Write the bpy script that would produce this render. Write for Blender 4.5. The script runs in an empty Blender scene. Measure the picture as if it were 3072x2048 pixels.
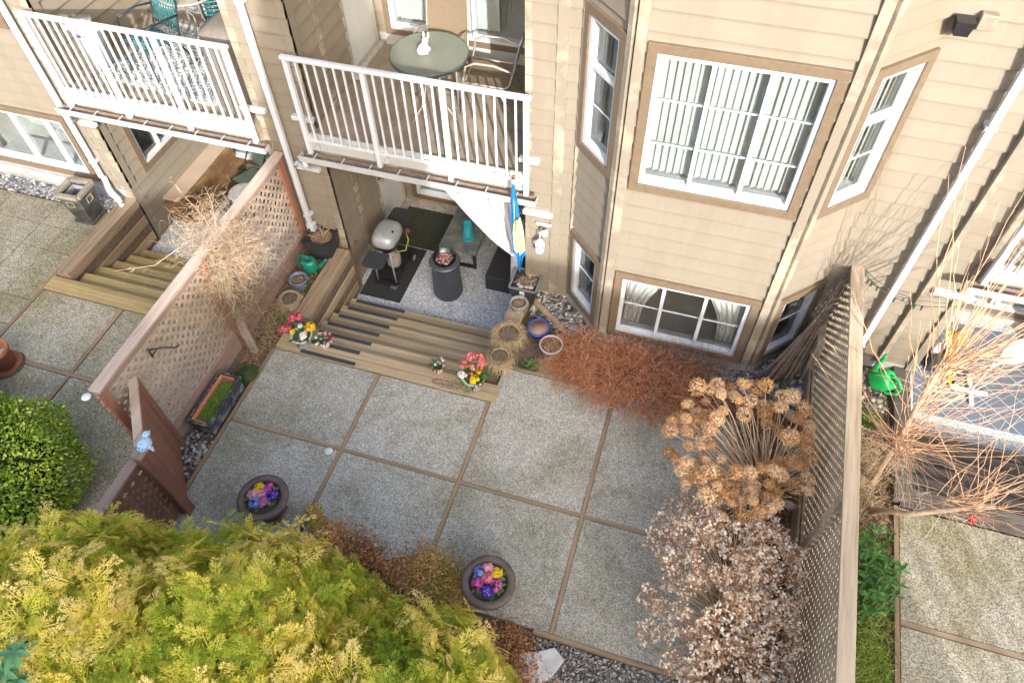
import bpy, math, random
import numpy as np
from mathutils import Vector, Matrix
random.seed(11)
RNG = np.random.default_rng(11)
C = bpy.context.scene.collection
SC = bpy.context.scene
PI = math.pi
U = random.uniform

# ------------------------------------------------------------ camera, sky, sun, exposure
CAM = (0.0, 0.0, 7.0)
yaw, pit, roll = math.radians(-18.3023), math.radians(52.7179), math.radians(-1.5229)
fw = Vector((math.sin(yaw) * math.cos(pit), math.cos(yaw) * math.cos(pit), -math.sin(pit)))
rt = Vector((math.cos(yaw), -math.sin(yaw), 0)); up = rt.cross(fw)
r2 = math.cos(roll) * rt + math.sin(roll) * up
u2 = -math.sin(roll) * rt + math.cos(roll) * up
cd = bpy.data.cameras.new('camera'); cam = bpy.data.objects.new('camera', cd); C.objects.link(cam)
m3 = Matrix((r2, u2, -fw)).transposed()
cam.matrix_world = Matrix.Translation(CAM) @ m3.to_4x4()
cd.sensor_width = 36; cd.lens = 36 * 2196.83 / 3072; cd.clip_start = 0.05; cd.clip_end = 3000
SC.camera = cam
SUN_TO = Vector((0.428, -0.801, 0.415)).normalized()
SUN_EL = math.asin(SUN_TO.z); SUN_AZ = math.atan2(SUN_TO.x, SUN_TO.y)
w = bpy.data.worlds.new('World'); SC.world = w; w.use_nodes = True
nt = w.node_tree; bg = nt.nodes['Background']
sky = nt.nodes.new('ShaderNodeTexSky'); sky.sky_type = 'NISHITA'; sky.sun_disc = False
sky.sun_elevation = SUN_EL; sky.sun_rotation = SUN_AZ; sky.air_density = 0.9; sky.dust_density = 4.0; sky.ozone_density = 0.2
nt.links.new(sky.outputs[0], bg.inputs[0]); bg.inputs[1].default_value = 0.15
sl = bpy.data.lights.new('sun', 'SUN'); sl.energy = 2.0; sl.angle = math.radians(0.5); sl.color = (1.0, 0.965, 0.93)
so = bpy.data.objects.new('sun', sl); C.objects.link(so)
so.rotation_euler = SUN_TO.to_track_quat('Z', 'Y').to_euler()
SC.view_settings.view_transform = 'Standard'; SC.view_settings.look = 'None'
SC.view_settings.exposure = 2.02; SC.view_settings.gamma = 1
SC.render.resolution_x = 1024; SC.render.resolution_y = 682

# ------------------------------------------------------------ materials
MATS = {}
def L(c): return tuple(c) + (1,) if len(c) == 3 else c
def newmat(name):
    m = bpy.data.materials.new(name); m.use_nodes = True
    return m, m.node_tree, m.node_tree.nodes['Principled BSDF']
def N(t, k, **kw):
    n = t.nodes.new('ShaderNode' + k)
    for a, b in kw.items(): setattr(n, a, b)
    return n
def coords(t, s=(1, 1, 1), rot=(0, 0, 0)):
    tc = N(t, 'TexCoord'); mp = N(t, 'Mapping'); mp.inputs['Scale'].default_value = s; mp.inputs['Rotation'].default_value = rot
    t.links.new(tc.outputs['Object'], mp.inputs[0]); return mp.outputs[0]
def ramp(t, fac, stops):
    r = N(t, 'ValToRGB'); e = r.color_ramp.elements
    e[0].position, e[0].color = stops[0][0], L(stops[0][1]); e[1].position, e[1].color = stops[-1][0], L(stops[-1][1])
    for p, c in stops[1:-1]:
        k = e.new(p); k.color = L(c)
    t.links.new(fac, r.inputs[0]); return r.outputs[0]
def mixc(t, fac, a, b, mode='MIX'):
    m = N(t, 'MixRGB', blend_type=mode)
    if isinstance(fac, (int, float)): m.inputs[0].default_value = fac
    else: t.links.new(fac, m.inputs[0])
    for i, v in ((1, a), (2, b)):
        if isinstance(v, tuple): m.inputs[i].default_value = L(v)
        else: t.links.new(v, m.inputs[i])
    return m.outputs[0]
def noise(t, vec, scale, detail=4, rough=.6, dist=0):
    n = N(t, 'TexNoise'); n.inputs['Scale'].default_value = scale; n.inputs['Detail'].default_value = detail
    n.inputs['Roughness'].default_value = rough; n.inputs['Distortion'].default_value = dist
    t.links.new(vec, n.inputs['Vector']); return n.outputs['Fac']
def bump(t, b, fac, strength, dist=.01):
    bn = N(t, 'Bump'); bn.inputs['Strength'].default_value = strength; bn.inputs['Distance'].default_value = dist
    t.links.new(fac, bn.inputs['Height']); t.links.new(bn.outputs[0], b.inputs['Normal'])
def mat(name, c1, c2=None, scale=8, detail=5, rough=.7, bp=0.0, metal=0, st=(1, 1, 1), lo=.35, hi=.65, c3=None, s3=1.5, spec=.5, coat=0):
    if name in MATS: return MATS[name]
    m, t, b = newmat(name)
    if c2 is None: c2 = tuple(x * .86 for x in c1)
    v = coords(t, st); n = noise(t, v, scale, detail)
    col = ramp(t, n, [(lo, c1), (hi, c2)])
    if c3:
        n3 = noise(t, coords(t), s3, 4, .7); f = ramp(t, n3, [(.48, (0, 0, 0)), (.7, (1, 1, 1))])
        col = mixc(t, f, col, c3)
    t.links.new(col, b.inputs['Base Color'])
    b.inputs['Roughness'].default_value = rough; b.inputs['Metallic'].default_value = metal
    b.inputs['Specular IOR Level'].default_value = spec; b.inputs['Coat Weight'].default_value = coat
    if bp: bump(t, b, n, bp)
    MATS[name] = m; return m
def leafmat(name, stops, rough=.55, trans=0.0, attr='var', spec=.3):
    m, t, b = newmat(name)
    a = N(t, 'Attribute'); a.attribute_name = attr
    col = ramp(t, a.outputs['Fac'], stops)
    t.links.new(col, b.inputs['Base Color']); b.inputs['Roughness'].default_value = rough
    b.inputs['Specular IOR Level'].default_value = spec
    if trans:
        out = t.nodes['Material Output']; tr = N(t, 'BsdfTranslucent'); t.links.new(col, tr.inputs[0])
        mx = N(t, 'MixShader'); mx.inputs[0].default_value = trans
        t.links.new(b.outputs[0], mx.inputs[1]); t.links.new(tr.outputs[0], mx.inputs[2]); t.links.new(mx.outputs[0], out.inputs[0])
    MATS[name] = m; return m
def sidingmat():
    m, t, b = newmat('painted_siding'); v = coords(t, (1, 1, 3))
    col = ramp(t, noise(t, v, 2.2, 6), [(.3, (.222, .192, .149)), (.7, (.210, .182, .140))])
    sp = N(t, 'SeparateXYZ'); t.links.new(coords(t), sp.inputs[0])
    d = N(t, 'Math', operation='DIVIDE'); d.inputs[1].default_value = .178; t.links.new(sp.outputs[2], d.inputs[0])
    fl_ = N(t, 'Math', operation='FLOOR'); t.links.new(d.outputs[0], fl_.inputs[0])
    wn = N(t, 'TexWhiteNoise', noise_dimensions='1D'); t.links.new(fl_.outputs[0], wn.inputs['W'])
    col = mixc(t, 1.0, col, ramp(t, wn.outputs['Value'], [(0, (.95, .948, .945)), (1, (1.0, 1.0, 1.0))]), 'MULTIPLY')
    fr_ = N(t, 'Math', operation='FRACT'); t.links.new(d.outputs[0], fr_.inputs[0]); col = mixc(t, 1.0, col, ramp(t, fr_.outputs[0], [(0, (.80, .78, .76)), (.035, (.87, .86, .85)), (.08, (1, 1, 1))]), 'MULTIPLY')  # lap shadow line painted into the colour along each board's lower edge
    n3 = noise(t, coords(t, (1, 1, .3)), 2.4, 6, .7); col = mixc(t, ramp(t, n3, [(.55, (0, 0, 0)), (.8, (.4, .4, .4))]), col, (.190, .168, .136))
    st = noise(t, coords(t, (1, 1, .12)), 5, 6, .7); col = mixc(t, 1.0, col, ramp(t, st, [(.40, (.93, .92, .90)), (.55, (1, 1, 1))]), 'MULTIPLY')
    t.links.new(col, b.inputs['Base Color']); b.inputs['Roughness'].default_value = .6
    bump(t, b, noise(t, coords(t, (3, 3, 60)), 1.5, 4), .12, .004)
    return m
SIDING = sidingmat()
CORNER = mat('painted_trim_cream', (.226, .196, .153), (.213, .184, .143), 6, 5, .55, .1, c3=(.50, .41, .30), s3=1.7)
TRIM = mat('painted_trim_tan', (.160, .118, .078), (.133, .097, .064), 6, 6, .5, .15, st=(3, 3, 3))
WHITE = mat('white_paint', (.55, .575, .61), (.50, .525, .56), 6, 3, .35, 0)
FASCIA = mat('white_fascia', (.44, .455, .45), (.385, .40, .39), 4, 5, .45, .05)
VINYL = mat('white_vinyl_frame', (.55, .58, .61), (.50, .53, .56), 5, 2, .3)
GUTIN = mat('gutter_inside', (.20, .15, .125), (.12, .09, .075), 14, 5, .8)
FOUND = mat('concrete_foundation', (.36, .355, .345), (.25, .25, .24), 9, 7, .85, .4, c3=(.42, .41, .39))
CONCP = mat('sill_concrete', (.40, .37, .33), (.28, .26, .23), 12, 7, .85, .3)
DECK = mat('deck_membrane', (.25, .21, .16), (.18, .15, .115), 7, 8, .8, .1, c3=(.31, .25, .18), s3=1.3)
DOORM = mat('painted_door', (.55, .58, .58), (.51, .54, .54), 4, 2, .4)
ROOM = mat('interior_wall', (.66, .68, .66), None, 2, 2, .9)
BLIND = mat('blind_vane', (.54, .585, .575), (.47, .51, .505), 3, 2, .5)
CURT = mat('curtain_cloth', (.86, .88, .87), (.78, .78, .80), 20, 3, .8)
BRASS = mat('brass', (.45, .25, .12), None, 8, 2, .3, metal=1)
BLACKM = mat('black_metal', (.02, .021, .023), (.012, .012, .013), 30, 2, .4)
def glassmat(name, tint=(.93, .96, .95), refl=.04):
    m = bpy.data.materials.new(name); m.use_nodes = True; t = m.node_tree; t.nodes.clear()
    out = N(t, 'OutputMaterial'); tr = N(t, 'BsdfTransparent'); tr.inputs[0].default_value = L(tint)
    gl = N(t, 'BsdfGlossy'); gl.inputs['Roughness'].default_value = .015
    fr = N(t, 'Fresnel'); fr.inputs[0].default_value = 1.5
    ad = N(t, 'Math', operation='ADD'); ad.inputs[1].default_value = refl; t.links.new(fr.outputs[0], ad.inputs[0])
    mx = N(t, 'MixShader'); t.links.new(ad.outputs[0], mx.inputs[0]); t.links.new(tr.outputs[0], mx.inputs[1]); t.links.new(gl.outputs[0], mx.inputs[2])
    t.links.new(mx.outputs[0], out.inputs[0]); MATS[name] = m; return m
GLASS = glassmat('window_glass', (.93, .96, .95), .13)
CLEARP = glassmat('clear_plastic', (.93, .90, .88), .06)
def aggregate(name, tones, stain, dark, sc=70, cov=(.46, .68)):
    m, t, b = newmat(name); v = coords(t)
    vo = N(t, 'TexVoronoi'); vo.inputs['Scale'].default_value = sc; t.links.new(v, vo.inputs['Vector'])
    sp = N(t, 'SeparateColor'); t.links.new(vo.outputs['Color'], sp.inputs[0])
    col = ramp(t, sp.outputs[0], [(0.0, tones[0]), (.35, tones[1]), (.7, tones[2]), (1.0, tones[3])])
    n1 = noise(t, v, 1.1, 9, .74, .5); f1 = ramp(t, n1, [(cov[0], (0, 0, 0)), (cov[1], (1, 1, 1))])
    n2 = noise(t, v, 9, 7, .75); f2 = ramp(t, n2, [(.50, (0, 0, 0)), (.66, (1, 1, 1))])
    fm = N(t, 'Math', operation='MULTIPLY'); fm.inputs[1].default_value = .95; t.links.new(f1, fm.inputs[0])
    col = mixc(t, fm.outputs[0], col, stain, 'MULTIPLY')
    fm2 = N(t, 'Math', operation='MULTIPLY'); fm2.inputs[1].default_value = .5; t.links.new(f2, fm2.inputs[0])
    col = mixc(t, fm2.outputs[0], col, dark, 'MULTIPLY')
    gm = N(t, 'NewGeometry'); col = mixc(t, 1.0, col, ramp(t, gm.outputs['Random Per Island'], [(0, (.84, .84, .82)), (1, (1, 1, 1))]), 'MULTIPLY')
    n4 = noise(t, v, 3.2, 8, .8); col = mixc(t, ramp(t, n4, [(.60, (0, 0, 0)), (.72, (.5, .5, .5))]), col, (.17, .165, .13))
    t.links.new(col, b.inputs['Base Color']); b.inputs['Roughness'].default_value = .85
    bump(t, b, vo.outputs['Distance'], .3, .004); MATS[name] = m; return m
AGG = aggregate('exposed_aggregate', ((.195, .19, .162), (.335, .328, .285), (.45, .44, .39), (.67, .655, .59)), (.66, .655, .56), (.60, .60, .52), 130, (.44, .62))
AGG2 = aggregate('mossy_aggregate', ((.16, .15, .115), (.31, .285, .215), (.42, .39, .31), (.62, .58, .47)), (.62, .60, .42), (.6, .58, .45), 100, (.40, .62))
AGG3 = aggregate('patio_terrazzo', ((.20, .22, .23), (.42, .45, .47), (.56, .59, .61), (.78, .80, .81)), (.8, .82, .85), (.7, .73, .76), 85, (.5, .8))
def woodmat(name, a, b_, c=None, axis='x', rough=.75, moss=None):
    if name + axis in MATS: return MATS[name + axis]
    m, t, b = newmat(name + '_' + axis)
    s = {'x': (1.2, 22, 22), 'y': (22, 1.2, 22), 'z': (22, 22, 1.2)}[axis]
    v = coords(t, s); n = noise(t, v, 1.6, 7, .65, .3)
    v2 = coords(t, tuple(q * .12 for q in s)); n2 = noise(t, v2, 2.5, 4)
    col = ramp(t, n, [(.3, a), (.55, b_), (.72, c or tuple(q * .45 for q in b_))])
    if moss:
        f = ramp(t, noise(t, coords(t), 5, 6, .7), [(.45, (0, 0, 0)), (.65, (1, 1, 1))]); col = mixc(t, f, col, moss)
    f2 = ramp(t, n2, [(.35, (1, 1, 1)), (.7, (.62, .6, .58))]); col = mixc(t, 1.0, col, f2, 'MULTIPLY')
    t.links.new(col, b.inputs['Base Color']); b.inputs['Roughness'].default_value = rough
    bump(t, b, n, .35, .006); MATS[name + axis] = m; return m
W_STAIR = woodmat('cedar_tread', (.52, .41, .27), (.45, .345, .22), (.28, .21, .13), 'x', moss=(.44, .37, .20))
W_STAIR2 = woodmat('mossy_tread', (.48, .36, .18), (.39, .285, .13), (.20, .145, .07), 'x', moss=(.44, .35, .12))
W_WALL = woodmat('retaining_timber', (.44, .34, .23), (.35, .26, .17), (.17, .13, .085), 'y')
W_STRIP_X = woodmat('divider_timber', (.38, .285, .18), (.30, .22, .14), (.17, .125, .08), 'x')
W_STRIP_Y = woodmat('divider_timber', (.38, .27, .165), (.30, .21, .125), (.17, .12, .07), 'y')
W_PINK = woodmat('faded_red_stain', (.38, .265, .21), (.31, .205, .16), (.20, .13, .105), 'y')
W_CAP = woodmat('faded_cap', (.50, .405, .34), (.41, .33, .275), (.27, .20, .165), 'y')
W_LAT = woodmat('red_lattice', (.55, .44, .35), (.45, .345, .265), (.28, .205, .16), 'y')
W_RED = woodmat('red_stain', (.36, .17, .11), (.29, .135, .085), (.18, .085, .055), 'z')
W_GREYCAP = woodmat('weathered_cap', (.60, .49, .35), (.50, .40, .28), (.32, .25, .17), 'y')
W_GREYLAT = woodmat('weathered_lattice', (.60, .50, .36), (.51, .42, .30), (.30, .23, .16), 'z')
W_BENCH = woodmat('bench_timber', (.20, .11, .055), (.15, .08, .04), (.10, .055, .03), 'y', moss=(.25, .16, .06))
W_DARK = woodmat('dark_wet_timber', (.15, .13, .11), (.11, .095, .08), (.06, .05, .045), 'x')  # darker timber tone than the other stairs
BARK = woodmat('branch_bark', (.30, .23, .17), (.20, .15, .11), (.09, .07, .05), 'y')
SOIL = mat('soil', (.085, .06, .042), (.17, .12, .08), 22, 8, .95, .8, c3=(.16, .12, .07), s3=3)
TERRA = mat('terracotta', (.38, .16, .08), (.30, .12, .06), 8, 5, .8)
URNM = mat('bronze_urn', (.135, .10, .080), (.08, .058, .046), 12, 6, .55, .15)
BLKPL = mat('black_resin', (.028, .031, .034), (.018, .02, .022), 14, 4, .5)
MATM = mat('rubber_mat', (.022, .024, .025), (.034, .036, .037), 60, 3, .85, .4)
GRIT = mat('grip_strip', (.03, .035, .045), (.045, .05, .06), 80, 3, .8)
GALV = mat('brushed_silver', (.42, .44, .46), (.36, .38, .40), 10, 3, .35, metal=.3)

# ------------------------------------------------------------ geometry helpers
def thing(name, label, cat, loc=(0, 0, 0), rz=0, group=None, kind=None):
    o = bpy.data.objects.new(name, None); C.objects.link(o); o.location = loc; o.rotation_euler = (0, 0, rz)
    o.empty_display_size = .1
    tag(o, label, cat, group, kind); return o
def tag(o, label=None, cat=None, group=None, kind=None):
    if label: o['label'] = label
    if cat: o['category'] = cat
    if group: o['group'] = group
    if kind: o['kind'] = kind
    return o
def wloc(o):
    v = Vector((0, 0, 0))
    while o is not None: v += Vector(o.location); o = o.parent
    return v
def dup(root, loc=None, rz=None, label=None):
    r = root.copy(); C.objects.link(r)
    if loc: r.location = loc
    if rz is not None: r.rotation_euler = (0, 0, rz)
    if label: r['label'] = label
    for ch in list(root.children):
        c = ch.copy(); C.objects.link(c); c.parent = r
        for g in list(ch.children):
            d = g.copy(); C.objects.link(d); d.parent = c
    return r
class MB:
    def __init__(s): s.v = []; s.f = []; s.m = []; s.mi = 0; s.var = None
    def add(s, vs, fs):
        o = len(s.v); s.v.extend(tuple(map(float, p)) for p in vs)
        s.f.extend(tuple(i + o for i in f) for f in fs); s.m.extend([s.mi] * len(fs)); return s
    def box(s, x0, x1, y0, y1, z0, z1):
        return s.add([(x0, y0, z0), (x1, y0, z0), (x1, y1, z0), (x0, y1, z0), (x0, y0, z1), (x1, y0, z1), (x1, y1, z1), (x0, y1, z1)],
                     [(0, 3, 2, 1), (4, 5, 6, 7), (0, 1, 5, 4), (1, 2, 6, 5), (2, 3, 7, 6), (3, 0, 4, 7)])
    def beam(s, p0, p1, w, h, up=(0, 0, 1)):
        p0 = Vector(p0); p1 = Vector(p1); d = (p1 - p0).normalized(); a = d.cross(Vector(up))
        if a.length < 1e-4: a = d.cross(Vector((1, 0, 0)))
        a.normalize(); b = a.cross(d).normalized(); a *= w / 2; b *= h / 2
        vs = [p0 - a - b, p0 + a - b, p0 + a + b, p0 - a + b, p1 - a - b, p1 + a - b, p1 + a + b, p1 - a + b]
        return s.add(vs, [(0, 1, 2, 3), (7, 6, 5, 4), (0, 4, 5, 1), (1, 5, 6, 2), (2, 6, 7, 3), (3, 7, 4, 0)])
    def tube(s, pts, r, n=8, caps=True):
        pts = [Vector(p) for p in pts]; k = len(pts)
        rs = r if isinstance(r, (list, tuple)) else [r] * k
        vs = []; prev = None
        for i, p in enumerate(pts):
            t = (pts[min(i + 1, k - 1)] - pts[max(i - 1, 0)])
            t = t.normalized() if t.length > 1e-9 else Vector((0, 0, 1))
            a = prev - t * prev.dot(t) if prev is not None else t.orthogonal()
            if a.length < 1e-5: a = t.orthogonal()
            a.normalize(); prev = a; b = t.cross(a)
            for j in range(n):
                an = 2 * PI * j / n; vs.append(p + (a * math.cos(an) + b * math.sin(an)) * rs[i])
        fs = [(i * n + j, i * n + (j + 1) % n, (i + 1) * n + (j + 1) % n, (i + 1) * n + j) for i in range(k - 1) for j in range(n)]
        if caps: fs += [tuple(range(n))[::-1], tuple((k - 1) * n + j for j in range(n))]
        return s.add(vs, fs)
    def lathe(s, prof, c=(0, 0, 0), n=28, sx=1, sy=1, rip=None):
        vs = []; k = len(prof)
        for r, z in prof:
            for j in range(n):
                an = 2 * PI * j / n; q = r * (1 + (rip(an, z) if rip else 0))
                vs.append((c[0] + q * math.cos(an) * sx, c[1] + q * math.sin(an) * sy, c[2] + z))
        fs = [(i * n + j, i * n + (j + 1) % n, (i + 1) * n + (j + 1) % n, (i + 1) * n + j) for i in range(k - 1) for j in range(n)]
        fs += [tuple(range(n))[::-1], tuple((k - 1) * n + j for j in range(n))]
        return s.add(vs, fs)
    def taper(s, c, b, t, z0, z1, rz=0):   # square frustum, half sizes b (bottom) t (top)
        ca, sa = math.cos(rz), math.sin(rz); vs = []
        for hw, z in ((b, z0), (t, z1)):
            hx, hy = hw if isinstance(hw, tuple) else (hw, hw)
            for sx, sy in ((-1, -1), (1, -1), (1, 1), (-1, 1)):
                x, y = sx * hx, sy * hy; vs.append((c[0] + x * ca - y * sa, c[1] + x * sa + y * ca, z))
        return s.add(vs, [(0, 3, 2, 1), (4, 5, 6, 7), (0, 1, 5, 4), (1, 2, 6, 5), (2, 3, 7, 6), (3, 0, 4, 7)])
    def hollow(s, c, b, t, z0, z1, wall, rim=None, soil=.04, rz=0):  # open tapered square pot
        ca, sa = math.cos(rz), math.sin(rz); rings = []
        for hw, z in ((b, z0), (t, z1), (t - wall, z1), (t - wall - .005, z1 - soil)):
            rings.append([(c[0] + (sx * ca - sy * sa) * hw, c[1] + (sx * sa + sy * ca) * hw, z) for sx, sy in ((-1, -1), (1, -1), (1, 1), (-1, 1))])
        vs = [p for r in rings for p in r]; fs = [(0, 3, 2, 1)]
        for i in range(3):
            for j in range(4): fs.append((i * 4 + j, i * 4 + (j + 1) % 4, (i + 1) * 4 + (j + 1) % 4, (i + 1) * 4 + j))
        fs.append((12, 13, 14, 15)); return s.add(vs, fs)
    def blob(s, c, r, n=8, k=5, j=.15):
        vs = []; 
        for i in range(k + 1):
            th = PI * i / k
            for q in range(n):
                an = 2 * PI * q / n; rr = 1 + U(-j, j)
                vs.append((c[0] + r[0] * rr * math.sin(th) * math.cos(an), c[1] + r[1] * rr * math.sin(th) * math.sin(an), c[2] + r[2] * math.cos(th) * rr))
        fs = [(i * n + q, (i + 1) * n + q, (i + 1) * n + (q + 1) % n, i * n + (q + 1) % n) for i in range(k) for q in range(n)]
        return s.add(vs, fs)
    def build(s, name, m, parent=None, world=True, smooth=False, label=None, bev=0):
        me = bpy.data.meshes.new(name); me.from_pydata(s.v, [], s.f); me.update()
        return finish(me, name, m, parent, world, smooth, label, bev, s.m)
def finish(me, name, m, parent, world=True, smooth=False, label=None, bev=0, mi=None):
    for q in (m if isinstance(m, (list, tuple)) else [m]): me.materials.append(q)
    if mi is not None and max(mi or [0]) > 0: me.polygons.foreach_set('material_index', mi)
    if smooth: me.polygons.foreach_set('use_smooth', [True] * len(me.polygons))
    o = bpy.data.objects.new(name, me); C.objects.link(o)
    if parent is not None:
        o.parent = parent
        if world: o.location = -wloc(parent)
    if label: o['label'] = label
    if bev:
        b = o.modifiers.new('bevel', 'BEVEL'); b.width = bev; b.segments = 2; b.limit_method = 'ANGLE'; b.angle_limit = math.radians(40)
    return o
def arrmesh(name, V, F, var, m, parent=None, world=True, smooth=False, label=None):
    """V (n,3), F (k,4) or (k,3) ints, var (n,) leaf variation"""
    me = bpy.data.meshes.new(name); n = len(V); k = len(F); q = F.shape[1]
    me.vertices.add(n); me.vertices.foreach_set('co', np.ascontiguousarray(V, dtype=np.float32).ravel())
    me.loops.add(k * q); me.loops.foreach_set('vertex_index', np.ascontiguousarray(F, dtype=np.int32).ravel())
    me.polygons.add(k); me.polygons.foreach_set('loop_start', np.arange(0, k * q, q, dtype=np.int32))
    me.update(calc_edges=True)
    a = me.attributes.new('var', 'FLOAT', 'POINT'); a.data.foreach_set('value', np.ascontiguousarray(var, dtype=np.float32))
    return finish(me, name, m, parent, world, smooth, label)
def scatter(T, F, tv, X, P, iv, w=.5):
    """instances: T (n,3) template, X (N,3,3) columns axes*scale, P (N,3); var = w*tv + (1-w)*iv"""
    Nn = len(P); n = len(T)
    V = (np.einsum('nij,kj->nki', X, T) + P[:, None, :]).reshape(-1, 3)
    FF = (F[None] + (np.arange(Nn) * n)[:, None, None]).reshape(-1, F.shape[1])
    var = (w * tv[None, :] + (1 - w) * iv[:, None]).reshape(-1)
    return V, FF, var
def nrm(a): return a / np.maximum(np.linalg.norm(a, axis=-1, keepdims=True), 1e-9)
def axes(d, nn, sx, sy=None, sz=None):
    """columns: x=d, y=n×d, z≈n"""
    d = nrm(d); y = nrm(np.cross(nn, d)); z = np.cross(d, y)
    sy = sx if sy is None else sy; sz = sx if sz is None else sz
    return np.stack([d * np.asarray(sx)[..., None], y * np.asarray(sy)[..., None], z * np.asarray(sz)[..., None]], axis=-1)
def leaf_t(wd=.35, fold=.08, bend=.15):    # one leaf, length 1 on +x, 2x3 quads
    T = []; 
    for x, q in ((0, .12), (.35, 1), (.7, .8), (1, .05)):
        z = -bend * x * x
        T += [(x, -wd * q / 2, z + fold * q), (x, 0, z), (x, wd * q / 2, z + fold * q)]
    F = []
    for i in range(3):
        for j in range(2): a = i * 3 + j; F.append((a, a + 3, a + 4, a + 1))
    T = np.array(T); return T, np.array(F), T[:, 0] * .6 + .2
def quad_t(wd=.5):
    T = np.array([(0, 0, 0), (.5, -wd / 2, .05), (1, 0, 0), (.5, wd / 2, .05)]); return T, np.array([(0, 1, 2, 3)]), np.array([.2, .6, 1, .6])
def frond_t(n=9, sub=3):
    T = []; F = []; tv = []
    def rh(p, d, ln, wd, v0, v1, z=0):
        p = np.array(p); d = np.array(d); q = np.array((-d[1], d[0])); o = len(T)
        for a, b, v in ((0, 0, v0), (.45, -wd / 2, v0), (1, 0, v1), (.45, wd / 2, v0)):
            xy = p + d * ln * a + q * b; T.append((xy[0], xy[1], -.22 * xy[0] ** 2 + z + U(-.012, .012))); tv.append(v)
        F.append((o, o + 1, o + 2, o + 3))
    rh((0, 0), (1, 0), 1, .035, .3, .9)
    for i in range(n):
        t = .12 + .84 * i / n
        for sg in (-1, 1):
            if U(0, 1) < .13: continue
            ln = (.42 * (1 - t) ** .8 + .10) * U(.6, 1.25); an = sg * U(.6, 1.0)
            d = (math.cos(an), math.sin(an)); p = (t + (.03 if sg > 0 else 0), 0)
            rh(p, d, ln, .034, .25 + .3 * t, .55 + .45 * t)
            for k in range(sub):
                s_ = .3 + .6 * k / sub
                for s2 in (-1, 1):
                    a2 = an + s2 * .75
                    rh((p[0] + d[0] * ln * s_, p[1] + d[1] * ln * s_), (math.cos(a2), math.sin(a2)), ln * .46 * (1.15 - s_), .030, .3 + .3 * t, .5 + .5 * t)
    return np.array(T), np.array(F), np.clip(np.array(tv), 0, 1)
def sphere_dirs(n, zmin=-1, zmax=1):
    z = RNG.uniform(zmin, zmax, n); a = RNG.uniform(0, 2 * PI, n); r = np.sqrt(1 - z * z)
    return np.stack([r * np.cos(a), r * np.sin(a), z], -1)
def curve_pts(p0, d, ln, droop, k=5, wig=.03):
    p = Vector(p0); d = Vector(d).normalized(); out = [p.copy()]
    for i in range(k):
        d = (d + Vector((U(-wig, wig), U(-wig, wig), droop / k + U(-wig, wig)))).normalized()
        p = p + d * ln / k; out.append(p.copy())
    return out

# ============================================================ GROUND, SLABS, PATHS
G = -0.75; DK = 1.90; YW = 5.95; YB = 7.82; YS = 4.17; TR = 0.24; RS = 0.125
PITS = [(-7.50, -4.95), (-4.17, -1.86), (2.66, 6.2)]
def ground():
    b = MB(); z = -0.05
    b.add([(-400, -400, -1.4), (400, -400, -1.4), (400, 400, -1.4), (-400, 400, -1.4)], [(0, 1, 2, 3)])
    b.add([(-60, -60, z), (60, -60, z), (60, YS, z), (-60, YS, z)], [(0, 1, 2, 3)])
    xs = [-60] + [q for p in PITS for q in p] + [60]
    for i in range(0, len(xs), 2):
        b.add([(xs[i], YS, z), (xs[i + 1], YS, z), (xs[i + 1], YW + .2, z), (xs[i], YW + .2, z)], [(0, 1, 2, 3)])
    for x0, x1 in PITS:      # earth sides of the sunken patios
        b.add([(x0, YS, z), (x0, YW, z), (x0, YW, -1), (x0, YS, -1)], [(0, 1, 2, 3)])
        b.add([(x1, YS, z), (x1, YW, z), (x1, YW, -1), (x1, YS, -1)], [(3, 2, 1, 0)])
        b.add([(x0, YS, z), (x1, YS, z), (x1, YS, -1), (x0, YS, -1)], [(3, 2, 1, 0)])
    o = b.build('ground', SOIL); tag(o, kind='structure')
ground()
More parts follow.
